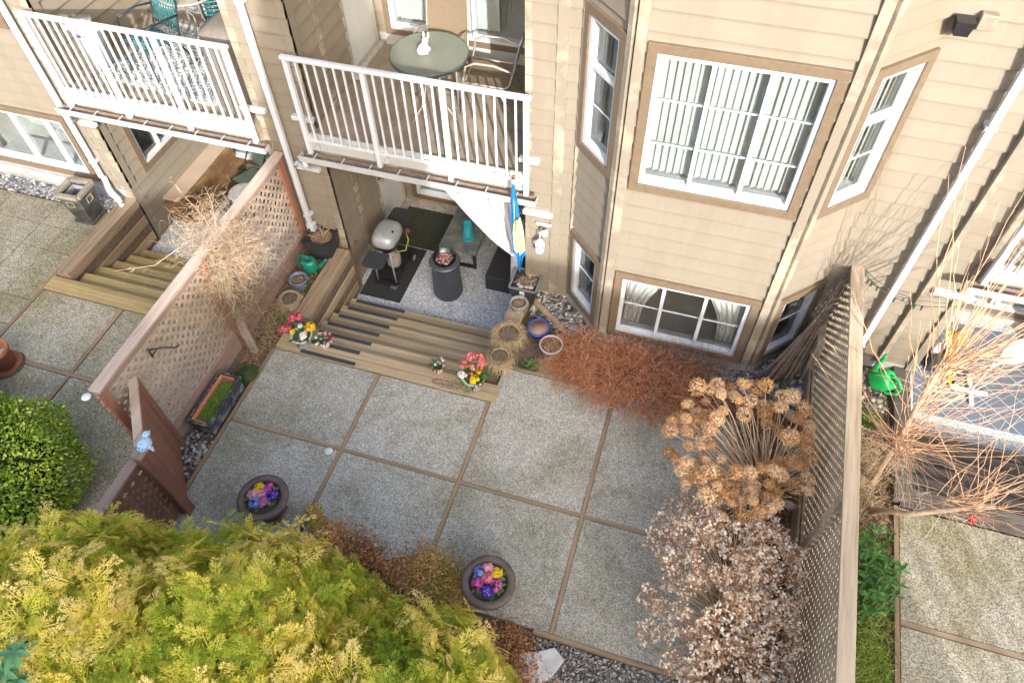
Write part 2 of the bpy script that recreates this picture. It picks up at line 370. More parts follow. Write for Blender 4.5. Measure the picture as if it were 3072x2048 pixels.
def slabs():
    b = MB()
    xs = [(-4.365, -3.043), (-2.997, -1.693), (-1.647, -0.358), (-0.312, 1.007)]
    for i, (x0, x1) in enumerate(xs):
        yt = 4.16 if i < 2 else 4.66
        b.box(x0, x1, 3.158, yt, -.12, 0.0)
        b.box(x0, x1, 1.93 if i > 1 else (1.75, 2.02)[i], 3.112, -.12, 0.0)
    b.build('patio_slabs', AGG, bev=.006)['kind'] = 'structure'
    b = MB()
    for x0, x1, y0, y1 in ((-6.49, -4.95, 3.16, 4.16), (-6.49, -4.95, 0.4, 3.10), (-7.70, -6.55, 3.16, 4.16), (-7.70, -6.55, .4, 3.10), (-9.2, -7.76, .4, 3.10)):
        b.box(x0, x1, y0, y1, -.12, 0.0)
    b.build('neighbour_slabs', AGG2, bev=.006)['kind'] = 'structure'
    b = MB(); p = .405
    for i in range(8):
        for j in range(7):
            x1 = -7.76 - i * p; y0 = 3.16 + j * p; y1 = min(y0 + p - .008, 5.62)
            if x1 < -11: continue
            hgt = U(-.003, .003)
            b.box(x1 - p + .008, x1, y0, y1, -.08, hgt)
    b.build('path_pavers', AGG2, bev=.004)['kind'] = 'structure'
    b = MB()
    for x0, x1, y0, y1 in ((2.72, 4.6, 2.99, 4.15), (2.72, 4.6, .6, 2.93), (4.66, 7, .6, 4.15)): b.box(x0, x1, y0, y1, -.12, 0)
    b.build('right_neighbour_slabs', AGG2, bev=.006)['kind'] = 'structure'
    b = MB()   # timber dividers laid flush between the slabs
    for y0, x0, x1 in ((3.135, -4.36, 1.3), (1.905, -0.5, 1.5)):
        b.box(x0, x1, y0 - .021, y0 + .021, -.1, .004)
    b.box(-9.3, -4.9, 3.106, 3.154, -.1, .004); b.box(2.72, 7, 2.937, 2.983, -.1, .004)
    b.box(-1.60, 1.15, 4.665, 4.705, -.1, .012)
    b.build('divider_strips', W_STRIP_X)['kind'] = 'structure'
    b = MB()
    for x, y0, y1 in ((-4.39, 1.9, 4.16), (-3.02, 2.2, 4.16), (-1.67, 1.9, 4.16), (-.335, 1.93, 4.66), (1.03, 1.93, 4.66), (-6.52, .4, 4.16), (-7.73, .4, 5.6), (2.69, .4, 4.16), (4.63, .4, 4.16)):
        b.box(x - .021, x + .021, y0, y1, -.1, .006)
    b.build('divider_strips', W_STRIP_Y)['kind'] = 'structure'
    for x0, x1, m in ((-7.50, -4.95, AGG3), (-4.17, -1.80, AGG3), (2.66, 6.2, AGG3)):
        b = MB(); b.box(x0 - .1, x1 + .1, 5.56, YB + .02, G - .12, G); b.build('sunken_patio_floor', m)['kind'] = 'structure'
slabs()

# ---- stairs and retaining timbers
def stairs(x0, x1, wood, label, xf0, xf1, strips=False):
    root = thing('garden_stairs', label, 'stairs', ((x0 + x1) / 2, YS, 0), group='timber stairs down to the sunken patios')
    for k in range(6):
        y = YS if k == 0 else 4.405 + TR * (k - 1); y1 = 4.405 + TR * k; z = .012 - RS * k; t = MB(); ym = (y + y1) / 2
        a, c = (xf0, xf1) if k == 0 else (x0, x1)
        t.box(a, c, y + .002, ym - .003, z - .045, z + U(-.002, .002)); t.box(a, c, ym + .003, y1 - .003, z - .045, z + U(-.002, .002))
        t.build('tread', wood, root, bev=.004)
        r = MB(); r.box(a + .02, c - .02, y1 - .03, y1 - .012, G, z - .047); r.build('riser', wood, root)
        if strips:
            for yy in ([YS + .012] if k == 0 else []) + [y1 - .058]:
                g = MB(); e = U(-.012, .012); g.box(-4.06 + e, -3.35 + e, yy, yy + .048, z + .001, z + .006)
                g.build('grip_strip', GRIT, root)
    return root
stairs(-4.15, -1.87, W_STAIR, 'pale timber stairs with black grip strips down to the patio with the grill', -4.38, -1.60, True)
stairs(-7.48, -4.97, W_STAIR2, 'mossy yellow brown timber stairs left of the long lattice fence', -7.72, -4.97)
stairs(2.74, 6.2, W_DARK, 'dark timber stairs behind the bare tree on the right', 2.74, 6.2)
def retain(x0, x1, y0, y1, label, wood=W_WALL, top=.07):
    root = thing('retaining_wall', label, 'retaining wall', ((x0 + x1) / 2, y0, G), group='timber walls beside the stairs')
    z = top
    for i in range(6):
        if z < G: break
        m = MB(); q = .012 * (i % 2); m.box(x0 + q, x1 - q, y0 + U(0, .03), y1, z - .145, z); m.build('timber', wood, root, bev=.008); z -= .15
retain(-4.36, -4.16, 4.635, 5.85, 'timber retaining wall between the fence bed and the gripped stairs')
retain(-1.86, -1.64, 4.635, 5.93, 'timber retaining wall under the pots right of the gripped stairs')
retain(-7.70, -7.49, 4.42, 5.92, 'long retaining wall behind the black square planter at the left')
retain(2.66, 2.84, 4.20, 5.95, 'low dark retaining wall beside the bright green watering can', W_DARK, .05)
def edging(p0, p1, w, h, label):
    b = MB(); b.beam(p0, p1, w, h); tag(b.build('edging_board', W_WALL, bev=.005), label, 'edging board', 'timber edging boards')
edging((-1.62, 5.76, -.02), (-1.15, 5.42, -.02), .07, .10, 'short grey edging board slanting across the pebbles behind the blue pot')
edging((-1.22, 5.44, -.02), (-.62, 5.02, -.02), .05, .08, 'narrow edging board half under the rust coloured shrub')

# ============================================================ BUILDING
BLD = thing('apartment_building', 'beige lapped siding apartment building with bay windows and white balconies', 'building', (0, YW, G))
class WP:   # a wall plane: u along, o outward, z up
    def __init__(s, A, B):
        s.A = Vector((A[0], A[1], 0)); d = Vector((B[0] - A[0], B[1] - A[1], 0)); s.len = d.length; s.d = d.normalized(); s.n = Vector((s.d.y, -s.d.x, 0))
    def P(s, u, o, z): q = s.A + s.d * u + s.n * o; return (q.x, q.y, z)
    def box(s, mb, u0, u1, o0, o1, z0, z1):
        P = s.P
        return mb.add([P(u0, o0, z0), P(u0, o1, z0), P(u1, o1, z0), P(u1, o0, z0), P(u0, o0, z1), P(u0, o1, z1), P(u1, o1, z1), P(u1, o0, z1)],
                      [(0, 3, 2, 1), (4, 5, 6, 7), (0, 1, 5, 4), (1, 2, 6, 5), (2, 3, 7, 6), (3, 0, 4, 7)])
    def siding(s, u0, u1, z0, z1, holes=(), lap=.178, name='siding_wall', back=.12):
        mb = MB(); k0 = math.floor(z0 / lap)
        k = k0
        while k * lap < z1:
            a, c = max(k * lap, z0), min((k + 1) * lap, z1)
            cuts = sorted({a, c} | {h[2] for h in holes if a < h[2] < c} | {h[3] for h in holes if a < h[3] < c})
            for za, zb in zip(cuts, cuts[1:]):
                if zb - za < 1e-4: continue
                segs = [(u0, u1)]
                for h in holes:
                    if h[2] < zb - 1e-5 and h[3] > za + 1e-5:
                        ns = []
                        for p, q in segs:
                            if h[1] <= p or h[0] >= q: ns.append((p, q)); continue
                            if h[0] > p: ns.append((p, h[0]))
                            if h[1] < q: ns.append((h[1], q))
                        segs = ns
                f = lambda z: .030 - .0295 * (z - k * lap) / lap
                oa, ob = f(za), f(zb)
                for p, q in segs:
                    P = s.P
                    mb.add([P(p, -back, za), P(p, oa, za), P(q, oa, za), P(q, -back, za), P(p, -back, zb), P(p, ob, zb), P(q, ob, zb), P(q, -back, zb)],
                           [(0, 3, 2, 1), (4, 5, 6, 7), (0, 1, 5, 4), (1, 2, 6, 5), (2, 3, 7, 6), (3, 0, 4, 7)])
            k += 1
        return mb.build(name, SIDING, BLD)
    def board(s, u0, u1, z0, z1, o=.044, m=None, name='corner_board', par=None):
        mb = MB(); s.box(mb, u0, u1, -.02, o, z0, z1); return mb.build(name, m or CORNER, par or BLD, bev=.003)
def frame_rect(wp, mb, u0, u1, z0, z1, t, o0, o1):
    wp.box(mb, u0, u1, o0, o1, z0, z0 + t); wp.box(mb, u0, u1, o0, o1, z1 - t, z1)
    wp.box(mb, u0, u0 + t, o0, o1, z0 + t, z1 - t); wp.box(mb, u1 - t, u1, o0, o1, z0 + t, z1 - t)
def window(wp, u0, u1, z0, z1, mull=(), trans=(), munt=(), inner=None, tw=.085, room=.75, label=None, trim=True, sash=True):
    if trim:
        t = MB(); frame_rect(wp, t, u0, u1, z0, z1, tw, -.02, .048); W = t.build('window', TRIM, BLD, label=label, bev=.003)
    else:
        t = MB(); frame_rect(wp, t, u0 - .001, u1 + .001, z0, z1, .012, -.05, .001); W = t.build('window', VINYL, BLD, label=label); tw = .012
    a, b, c, d = u0 + tw, u1 - tw, z0 + tw, z1 - tw
    f = MB(); frame_rect(wp, f, a, b, c, d, .042, -.06, .026)
    ys = [c + .042] + [x for x in trans] + [d - .042]
    for x in mull:
        wp.box(f, x - .019, x + .019, -.055, .010, c + .042, d - .042)
    for z, uu0, uu1 in trans_list(trans, a, b): wp.box(f, uu0 + .042, uu1 - .042, -.055, .012, z - .022, z + .022)
    for kind, q, r0, r1 in munt:
        if kind == 'h': wp.box(f, r0, r1, -.034, -.022, q - .006, q + .006)
        else: wp.box(f, q - .006, q + .006, -.034, -.022, r0, r1)
    f.build('frame', VINYL, W)
    s = MB(); wp.box(s, a + .042, b - .042, -.16, -.058, c + .012, c + .030); wp.box(s, a + .042, b - .042, -.058, -.045, c + .042, c + .055)
    wp.box(s, a + .03, b - .03, -.42, -.16, c + .004, c + .026); s.build('inner_sill', VINYL, W)
    g = MB(); g.add([wp.P(a + .03, -.04, c + .03), wp.P(b - .03, -.04, c + .03), wp.P(b - .03, -.04, d - .03), wp.P(a + .03, -.04, d - .03)], [(0, 1, 2, 3)])
    g.build('pane', GLASS, W)
    r = MB(); P = wp.P; q = [P(a - .05, -.13, c - .03), P(b + .05, -.13, c - .03), P(b + .05, -.13, d + .03), P(a - .05, -.13, d + .03), P(a - .05, -room, c - .03), P(b + .05, -room, c - .03), P(b + .05, -room, d + .03), P(a - .05, -room, d + .03)]
    r.add(q, [(4, 5, 6, 7), (0, 4, 7, 3), (5, 1, 2, 6), (3, 7, 6, 2), (0, 1, 5, 4)]); r.build('interior', ROOM, W)
    if inner: inner(wp, W, a + .045, b - .045, c + .03, d - .02)
    return W
def trans_list(tr, a, b): return [(z, a, b) for z in tr]
def vanes(gap=.0, off=.0, ang=20, depth=.10, lim=None):
    def f(wp, W, a, b, c, d):
        m = MB(); n = max(3, int((b - a) / .062)); st = (b - a) / n
        for i in range(n):
            if lim and not (lim[0] <= i / n <= lim[1]): continue
            u = a + (i + .5) * st; an = math.radians(ang + U(-16, 14)); h = .043
            du, do = h * math.cos(an), h * math.sin(an)
            prof = [(-1, 0), (-.4, .006), (.4, .006), (1, 0)]
            zb = c + .05 + U(0, .012)
            vs = [wp.P(u + du * t, -depth - do * t - e, z) for z in (zb, d) for t, e in prof]
            m.add(vs, [(j, j + 1, j + 5, j + 4) for j in range(3)])
        m.build('vertical_blind', BLIND, W, smooth=True)
    return f
def hblind(frac=1.0, depth=.12):
    def f(wp, W, a, b, c, d):
        m = MB(); z = d; zb = d - (d - c) * frac
        while z > zb:
            m.add([wp.P(a, -depth, z), wp.P(b, -depth, z), wp.P(b, -depth - .018, z - .014), wp.P(a, -depth - .018, z - .014)], [(0, 1, 2, 3)]); z -= .022
        m.build('slat_blind', BLIND, W)
    return f
def curtains(gather=True):
    def f(wp, W, a, b, c, d):
        for sd in (0, 1):
            m = MB(); n = 44; rows = 10; vs = []
            for r in range(rows + 1):
                t = r / rows; z = d - (d - c - .03) * t
                wdt = (b - a) * (.36 - .20 * math.sin(min(1, t * 1.25) * PI / 2)) if gather else (b - a) * .3
                for i in range(n + 1):
                    s_ = i / n; u = a + s_ * wdt if sd == 0 else b - s_ * wdt
                    vs.append(wp.P(u, -.10 - .02 * math.sin(s_ * 34 + t * 2) - .01 * math.sin(s_ * 13), z))
            m.add(vs, [(r * (n + 1) + i, r * (n + 1) + i + 1, (r + 1) * (n + 1) + i + 1, (r + 1) * (n + 1) + i) for r in range(rows) for i in range(n)])
            m.build('curtain', CURT, W, smooth=True)
    return f
def both(*fs):
    def f(*a):
        for q in fs: q(*a)
    return f
TOP = 6.4
BYF = 5.45
# --- front wall planes
wl = WP((-11, YW), (-7.50, YW)); wp1 = WP((-4.97, YW), (-4.22, YW)); wp2 = WP((-1.76, YW), (-1.20, YW))
wbl = WP((-1.20, YW), (-.70, BYF)); wbf = WP((-.70, BYF), (1.045, BYF)); wbr = WP((1.045, BYF), (1.545, YW)); wr = WP((1.545, YW), (2.87, YW)); wr2 = WP((5.4, YW), (8.0, YW))
FZ = .03
# left wall, two windows stacked
uL = lambda x: x + 11
wl.siding(0, wl.len, .25, TOP, [(uL(-9.75), uL(-7.99), .32, 1.33), (uL(-9.75), uL(-7.99), 2.56, 4.0)])
def trans3(u0, u1): return (u0 + (u1 - u0) * .335, u0 + (u1 - u0) * .665)
window(wl, uL(-9.75), uL(-7.97), .30, 1.34, mull=(uL(-8.93), uL(-8.38)), inner=hblind(.72), label='wide ground floor window with a half lowered slat blind at the left edge')
window(wl, uL(-9.75), uL(-7.97), 2.54, 4.02, mull=(uL(-8.93), uL(-8.38)), inner=vanes())
for wp, a, c, z0 in ((wl, 0, wl.len, .25), (wp1, 0, wp1.len, .02), (wp2, 0, wp2.len, .02)):
    if wp is not wl: wp.siding(a, c, z0 if wp is wp2 else G + .04, TOP)
fm = MB(); wl.box(fm, 0, wl.len - .01, -.12, -.012, -.9, .25); wl.box(fm, 0, wl.len - .01, -.10, .022, -.9, .20)
fm.build('foundation', FOUND, BLD)
wl.board(wl.len - .10, wl.len + .0, G, TOP, .028); wl.board(wl.len - .30, wl.len - .21, .2, TOP, .024)
wp1.board(0, .09, G + .02, TOP, .028); wp1.board(wp1.len - .09, wp1.len, G + .02, TOP, .028)
wp2.board(0, .07, G + .02, TOP, .028); wp2.board(.30, .41, .02, TOP, .030)
fm = MB(); wp2.box(fm, 0, wp2.len - .005, -.10, .020, -.9, .02); fm.build('foundation', FOUND, BLD); fm = MB(); wbl.box(fm, 0, wbl.len, -.10, .022, -.9, .115); wbf.box(fm, 0, wbf.len, -.10, .0225, -.9, .114); wbr.box(fm, 0, wbr.len, -.10, .022, -.9, .113); wr.box(fm, .02, wr.len, -.10, .02, -.9, .09); fm.build('foundation', FOUND, BLD); fm = MB(); wp1.box(fm, .1, wp1.len - .1, -.1, .010, -.9, G + .04)
fm.build('foundation', FOUND, BLD)
# bay
LZ = (.115, 1.19); UZ = (2.34, 3.835)
l = wbl.len; w0, w1 = .0, l - .075
wbl.siding(0, l, .11, TOP, [(.012, l - .078, LZ[0], LZ[1] - .01), (.012, l - .078, UZ[0] + .01, UZ[1] - .01)])
ff = wbf.len
U0, U1 = .105, ff - .105
wbf.siding(0, ff, .11, TOP, [(U0 + .012, U1 - .012, LZ[0], LZ[1] - .01), (U0 + .012, U1 - .012, UZ[0] + .01, UZ[1] - .01)])
wbr.siding(0, l, .11, TOP, [(.078, l - .012, LZ[0], LZ[1] - .01), (.078, l - .012, UZ[0] + .01, UZ[1] - .01)])
window(wbl, .0, l - .07, *LZ, munt=[('h', .68, .12, l - .19)], inner=both(curtains(False), hblind(.8)), label='narrow ground floor window on the left slant of the bay')
window(wbl, .0, l - .07, *UZ, trans=(3.28,), munt=[('h', 2.88, .12, l - .19)], inner=both(vanes(lim=(.45, 1)), curtains(False)), label='narrow upper window on the left slant of the bay')
window(wbr, .07, l, *LZ, munt=[('h', .68, .19, l - .12)], inner=both(curtains(False), hblind(.95)), label='narrow ground floor window in the lattice shadow on the right slant of the bay')
window(wbr, .07, l, *UZ, trans=(3.28,), munt=[('h', 2.88, .19, l - .12)], inner=vanes(), label='narrow upper window on the right slant of the bay')
m3_ = trans3(U0 + .085, U1 - .085)
window(wbf, U0, U1, *LZ, mull=m3_, munt=[('h', .66, U0 + .13, U1 - .13)], inner=curtains(), room=1.4, label='wide ground floor bay window with white tied back curtains')
window(wbf, U0, U1, *UZ, mull=m3_, munt=[('h', 2.86, U0 + .13, U1 - .13), ('h', 3.30, U0 + .13, U1 - .13)], inner=vanes(), label='wide upper bay window with white vertical blinds')
for wp, a, c in ((wbf, 0, .085), (wbf, ff - .085, ff), (wbl, l - .065, l), (wbr, 0, .065), (wbl, .0, .012)):
    wp.board(a, c, .114, TOP, .050)
# right wall
wr.siding(0, wr.len, .09, TOP); wr.board(.90, .955, .09, TOP, .085); wr.board(wr.len - .09, wr.len, G, TOP, .05)
wr2.siding(0, 2.6, G, TOP)
# roof and rear
rf = MB(); rf.box(-11, 8, 5.2, 14, TOP, TOP + .15); rf.box(-11, 8, 13.9, 14, G, TOP); rf.box(-11.1, -11, YW, 14, G, TOP); rf.box(8, 8.1, YW, 14, G, TOP)
rf.build('roof', mat('roof_grey', (.2, .2, .2)), BLD)

def gutter(x0, x1, z=1.635):
    m = MB(); y0, y1 = 5.66, 5.775
    m.mi = 0
    m.box(x0, x1, y0, y0 + .008, z, z + .062); m.box(x0, x1, y0 - .012, y0 + .010, z + .062, z + .074)
    m.box(x0, x0 + .006, y0 + .008, y1, z, z + .062); m.box(x1 - .006, x1, y0 + .008, y1, z, z + .062)
    m.mi = 1; m.box(x0 + .006, x1 - .006, y0 + .008, y1 - .006, z, z + .006); m.box(x0 + .006, x1 - .006, y1 - .006, y1, z + .0, z + .06)
    g = m.build('gutter', [FASCIA, GUTIN], BLD)
    s = MB(); x = x0 + .18
    while x < x1 - .05: s.box(x, x + .012, y0 - .004, y1, z + .058, z + .066); x += (x1 - x0) / 8.2
    s.build('strap', FASCIA, g); return g
def railing(x0, x1, posts, side=None):
    y = 5.765; z0, z1 = 1.985, 2.86
    b = MB(); n = 0
    ps = sorted(posts)
    for p, q in zip(ps, ps[1:]):
        k = 8 if (q - p) > .6 else 3
        for i in range(1, k): x = p + (q - p) * i / k; b.box(x - .0095, x + .0095, y - .0095, y + .0095, z0 - .09, z1)
    b.box(x0 + .02, x1 - .02, y - .018, y + .012, z0 - .11, z0 - .085)
    R = b.build('railing', WHITE, BLD)
    t = MB(); t.beam((x0, y, 2.89), (x1, y, 2.89), .062, .045); t.build('top_rail', WHITE, R, bev=.012)
    for p in ps:
        t = MB(); t.box(p - .026, p + .026, y - .03, y + .022, 1.70, 2.868); t.build('post', WHITE, R, bev=.004)
        k = MB(); k.mi = 0; a = p + (.028 if p > ps[0] + .1 and p == ps[-1] else .028) ; sg = -1 if p == ps[-1] else 1
        k.box(min(p + sg * .026, p + sg * .115), max(p + sg * .026, p + sg * .115), y + .012, y + .036, 1.74, 1.95)
        k.mi = 1
        for hx, hz in ((.055, 1.79), (.09, 1.83), (.06, 1.87), (.092, 1.91)): k.tube([(p + sg * hx, y + .008, hz), (p + sg * hx, y + .013, hz)], .007, 6)
        k.build('bracket', [FASCIA, BLACKM], R)
    return R
def balcony(x0, x1, posts, gx0, gx1, wside):
    d = MB(); d.box(x0 - .03, x1 + .03, 5.83, YB, DK - .14, DK); D = d.build('deck', DECK, BLD)
    d = MB(); d.box(x0 - .01, x1 + .01, 5.80, 5.828, 1.72, 1.945); d.build('fascia', FASCIA, D, bev=.004)
    d = MB(); d.box(x0 - .02, x1 + .02, 5.84, 5.94, 1.50, 1.74); d.build('beam', CORNER, D)
    d = MB(); d.box(x0, x1, 5.94, YB, 1.745, 1.758); d.build('soffit', FASCIA, D)
    gutter(gx0, gx1); railing(posts[0] - .05, posts[-1] + .05, posts)
    # upper storey deck gives the ceiling
    d = MB(); d.box(x0, x1, 5.83, YB, 4.52, 4.66); d.build('deck', FASCIA, BLD)
balcony(-7.50, -4.97, [-7.49, -6.655, -5.81, -4.95], -7.66, -4.80, 1)
balcony(-4.22, -1.76, [-4.25, -3.395, -2.555, -1.70], -4.37, -1.575, 1)
balcony(2.87, 5.4, [2.84, 3.68, 4.52, 5.37], 2.70, 5.55, 1)
# arms that carry the balcony at the piers
for x0, x1, z in ((-4.47, -4.2, 2.02), (-1.82, -1.60, 2.02), (-1.78, -1.44, 1.30), (-4.62, -4.30, 1.30), (-5.13, -4.8, 2.02), (-7.7, -7.45, 1.30), (2.55, 2.93, 1.32)):
    b = MB(); b.box(x0, x1, YW - .075, YW - .01, z, z + .055); b.build('trim_band', WHITE, BLD, bev=.008)

def recess(xa, xb, side_left=True, door=True, win=False):
    """side and back walls of a balcony bay, for both storeys"""
    A = WP((xa - .03, YW), (xa - .03, YB)); B = WP((xb + .03, YB), (xb + .03, YW)); K = WP((xa - .03, YB), (xb + .03, YB))
    for z0, zt in ((G, 1.745), (DK, 4.52)):
        dz = z0 + .12; hol = []
        if door: hol.append((1.06, 1.80, z0 + .04, z0 + 2.10))
        if win: hol.append((.36, 1.30, z0 + 1.02, z0 + 2.0))
        A.siding(0.02, A.len, z0, zt, hol); A.board(.0, .10, z0, zt, .024)
        if not win: A.board(.46, .545, z0, zt, .026)
        B.siding(0, B.len - .02, z0, zt); B.board(B.len - .1, B.len, z0, zt, .024)
        if door:
            m = MB(); frame_rect(A, m, 1.05, 1.81, z0 + .03, z0 + 2.11, .03, -.05, .028); Dn = m.build('door_frame', mat('door_trim_grey', (.30, .29, .26)), BLD)
            m = MB(); A.box(m, 1.08, 1.78, -.05, -.012, z0 + .06, z0 + 2.08); Do = m.build('door', DOORM, BLD, bev=.003)
            m = MB(); p = A.P(1.15, .03, z0 + .98); m.tube([A.P(1.15, -.012, z0 + .98), p], [.024, .014], 10); m.blob(A.P(1.15, .045, z0 + .98), (.028, .028, .028), 10, 6, 0); m.build('handle', BRASS, Do, smooth=True)
            m = MB(); A.box(m, 1.0, 1.9, 0, .10, z0 + .001, z0 + .05); m.build('door_sill', CONCP, BLD)
        hz = z0 + (.16 if z0 > 0 else .12)
        x0, x1 = .20, K.len - .10
        K.siding(0, K.len, z0, zt, [(x0, x1, hz, hz + 2.05)])
        m = MB(); K.box(m, 0.02, K.len - .05, 0, .10 if z0 < 0 else .03, z0, hz - .012); m.build('door_sill', CONCP if z0 < 0 else FASCIA, BLD)
        window(K, x0 - .07, x1 + .02, hz - .01, hz + 2.06, mull=((x0 + x1) / 2 - .08, (x0 + x1) / 2 - .02), inner=vanes(lim=(0, .62)) if z0 > 0 else hblind(.97), tw=.07, room=1.2)
        if win: window(A, .33, 1.33, z0 + 1.0, z0 + 2.02, mull=(.83,), inner=hblind(.6))
recess(-4.22, -1.76); recess(-7.50, -4.97, door=False, win=True); recess(2.87, 5.4, door=False)

def spout(x, ztop, zbot, y=YW - .105, kick=None, label=None):
    m = MB(); m.box(x - .032, x + .032, y - .022, y + .028, zbot, ztop); D = m.build('downspout', WHITE, BLD, bev=.006, label=label)
    if kick:
        m = MB(); pts = kick; 
        for p, q in zip(pts, pts[1:]): m.beam(p, q, .062, .05, up=(0, 0, 1) if abs(q[2] - p[2]) < .05 else (0, 1, 0))
        m.build('elbow', WHITE, D, bev=.006)
    m = MB()
    for z in (zbot + .25, (zbot + ztop) / 2): m.box(x - .045, x + .045, y - .024, y + .10, z, z + .03)
    m.build('bracket', WHITE, D)
spout(-4.645, TOP, .30, label='white downspout between the two balconies')
spout(-7.80, TOP, .45, kick=[(-7.80, 5.875, .45), (-7.74, 5.80, .25), (-7.62, 5.77, .10), (-7.60, 5.72, .01)], label='white downspout with a kicked foot at the left bay')
spout(2.185, TOP, .12, label='white downspout right of the lattice fence')
for x, g in ((-4.645, -4.37), (-7.80, -7.64)):
    m = MB(); m.tube([(g + .03, 5.71, 1.64), (g + .03, 5.72, 1.50), (g - .03, 5.78, 1.44), (x + .10, 5.86, 1.42), (x, 5.875, 1.33)], .032, 10); m.build('outlet_pipe', WHITE, BLD, smooth=True)
m = MB(); m.box(-4.70, -4.60, 5.83, 5.91, .30, .42); m.tube([(-4.65, 5.86, .32), (-4.67, 5.86, -.04)], .042, 10); m.build('drain_boot', WHITE, BLD)
m = MB(); m.tube([(2.185, 5.875, .16), (2.185, 5.86, .04)], .045, 10); m.build('drain_boot', BLACKM, BLD)
# flood lamp on the wall, top right
fl = thing('wall_lamp', 'dark square flood lamp with beige mount high on the right wall', 'wall lamp', (1.78, YW, 4.1))
m = MB(); m.box(1.72, 1.84, YW - .10, YW - .02, 4.04, 4.16); m.build('mount', CORNER, fl, bev=.01)
m = MB(); m.taper((1.62, YW - .13), .05, .065, 4.02, 4.13); m.build('lamp_head', BLACKM, fl)

# ============================================================ ADDED BEHIND THE VIEWER, OUT OF VIEW (shades the garden, shows in the panes)
def opposite():
    dy = 18 + YW; dx = .428 / .801 * dy; dz = .415 / .801 * dy
    prof = [(-30, .0), (-7.6, .0), (-4, .35), (-1.4, .59), (.6, .66), (1.45, .74)]  # roofline shaped so the shade edge lands along the garden wall
    root = thing('opposite_building', 'unseen cream apartment block added behind the viewer, roofline shaped to shade the garden', 'building', (0, -20, -1))
    m = MB(); top = [(x + dx, z + dz) for x, z in prof]; n = len(top)
    vs = [(x, y, z) for y in (-18, -23) for x, z in top] + [(x, y, -1.3) for y in (-18, -23) for x, z in top]
    fs = []
    for i in range(n - 1):
        fs += [(i, i + 1, n + i + 1, n + i), (2 * n + i, 2 * n + i + 1, i + 1, i), (3 * n + i + 1, 3 * n + i, n + i, n + i + 1)]
    fs += [(0, n, 3 * n, 2 * n), (n - 1, 3 * n - 1, 4 * n - 1, 2 * n - 1)]
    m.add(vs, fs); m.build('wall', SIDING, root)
    for i in range(7):
        for k in range(4):
            x = -12 + i * 3.6; z = .6 + k * 2.9
            f = MB(); f.box(x, x + 1.7, -18.0, -17.93, z, z + 1.4); wd = f.build('window', TRIM, root)
            f = MB(); f.box(x + .12, x + 1.58, -17.93, -17.90, z + .12, z + 1.28); f.build('pane', mat('dark_pane', (.12, .15, .16), None, rough=.1), wd)
    r2_ = thing('opposite_wing', 'unseen lower cream wing beyond the gap, added to shade the right patio', 'building', (22, -20, -1))  # unseen wing, added to keep the right patio in shade
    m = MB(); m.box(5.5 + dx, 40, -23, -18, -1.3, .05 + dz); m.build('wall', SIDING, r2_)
opposite()
for i in range(5):  # unseen trunks added in the gap to break the sun into stripes
    x_ = 12.3 + 1.62 + i * .27
    pr = thing('blocker', 'bare straight poplar number %s in the unseen row, added to stripe the light' % ('one', 'two', 'three', 'four', 'five')[i], 'tree', (x_, -17, -1), group='unseen bare trunks added to stripe the light')
    m = MB(); m.tube([(x_, -17, -1.2), (x_, -17, 6), (x_ + .02, -17, 12.5)], [.10, .085, .06], 8); m.build('trunk', BARK, pr)
    m = MB()
    for k in range(14): z_ = 5 + k * .5; m.tube([(x_, -17, z_), (x_ + U(-.12, .12), -17 + U(-.3, .3), z_ + .8)], [.02, .006], 5)
    m.build('crown', BARK, pr)

# ============================================================ VEGETATION HELPERS
STRAW = leafmat('straw', [(0, (.30, .21, .11)), (.5, (.56, .43, .24)), (1, (.78, .65, .42))], .7)
TWIG = leafmat('pale_twig', [(0, (.34, .23, .14)), (.5, (.60, .45, .30)), (1, (.84, .70, .52))], .7)
ORANGE_T = leafmat('orange_twig', [(0, (.42, .25, .15)), (.4, (.66, .41, .24)), (1, (.88, .60, .38))], .6)
RUST = leafmat('rust_twig', [(0, (.24, .09, .045)), (.45, (.60, .25, .125)), (1, (.86, .50, .30))], .8)
GREEN = leafmat('green_leaf', [(0, (.02, .06, .01)), (.5, (.05, .15, .02)), (1, (.14, .28, .04))], .45, .15, spec=.5)
GRASSG = leafmat('grass_blade', [(0, (.10, .18, .02)), (.5, (.28, .38, .05)), (1, (.58, .60, .20))], .6, .15)
MOSS = leafmat('moss', [(0, (.07, .17, .01)), (.5, (.16, .34, .02)), (1, (.34, .52, .08))], .8)
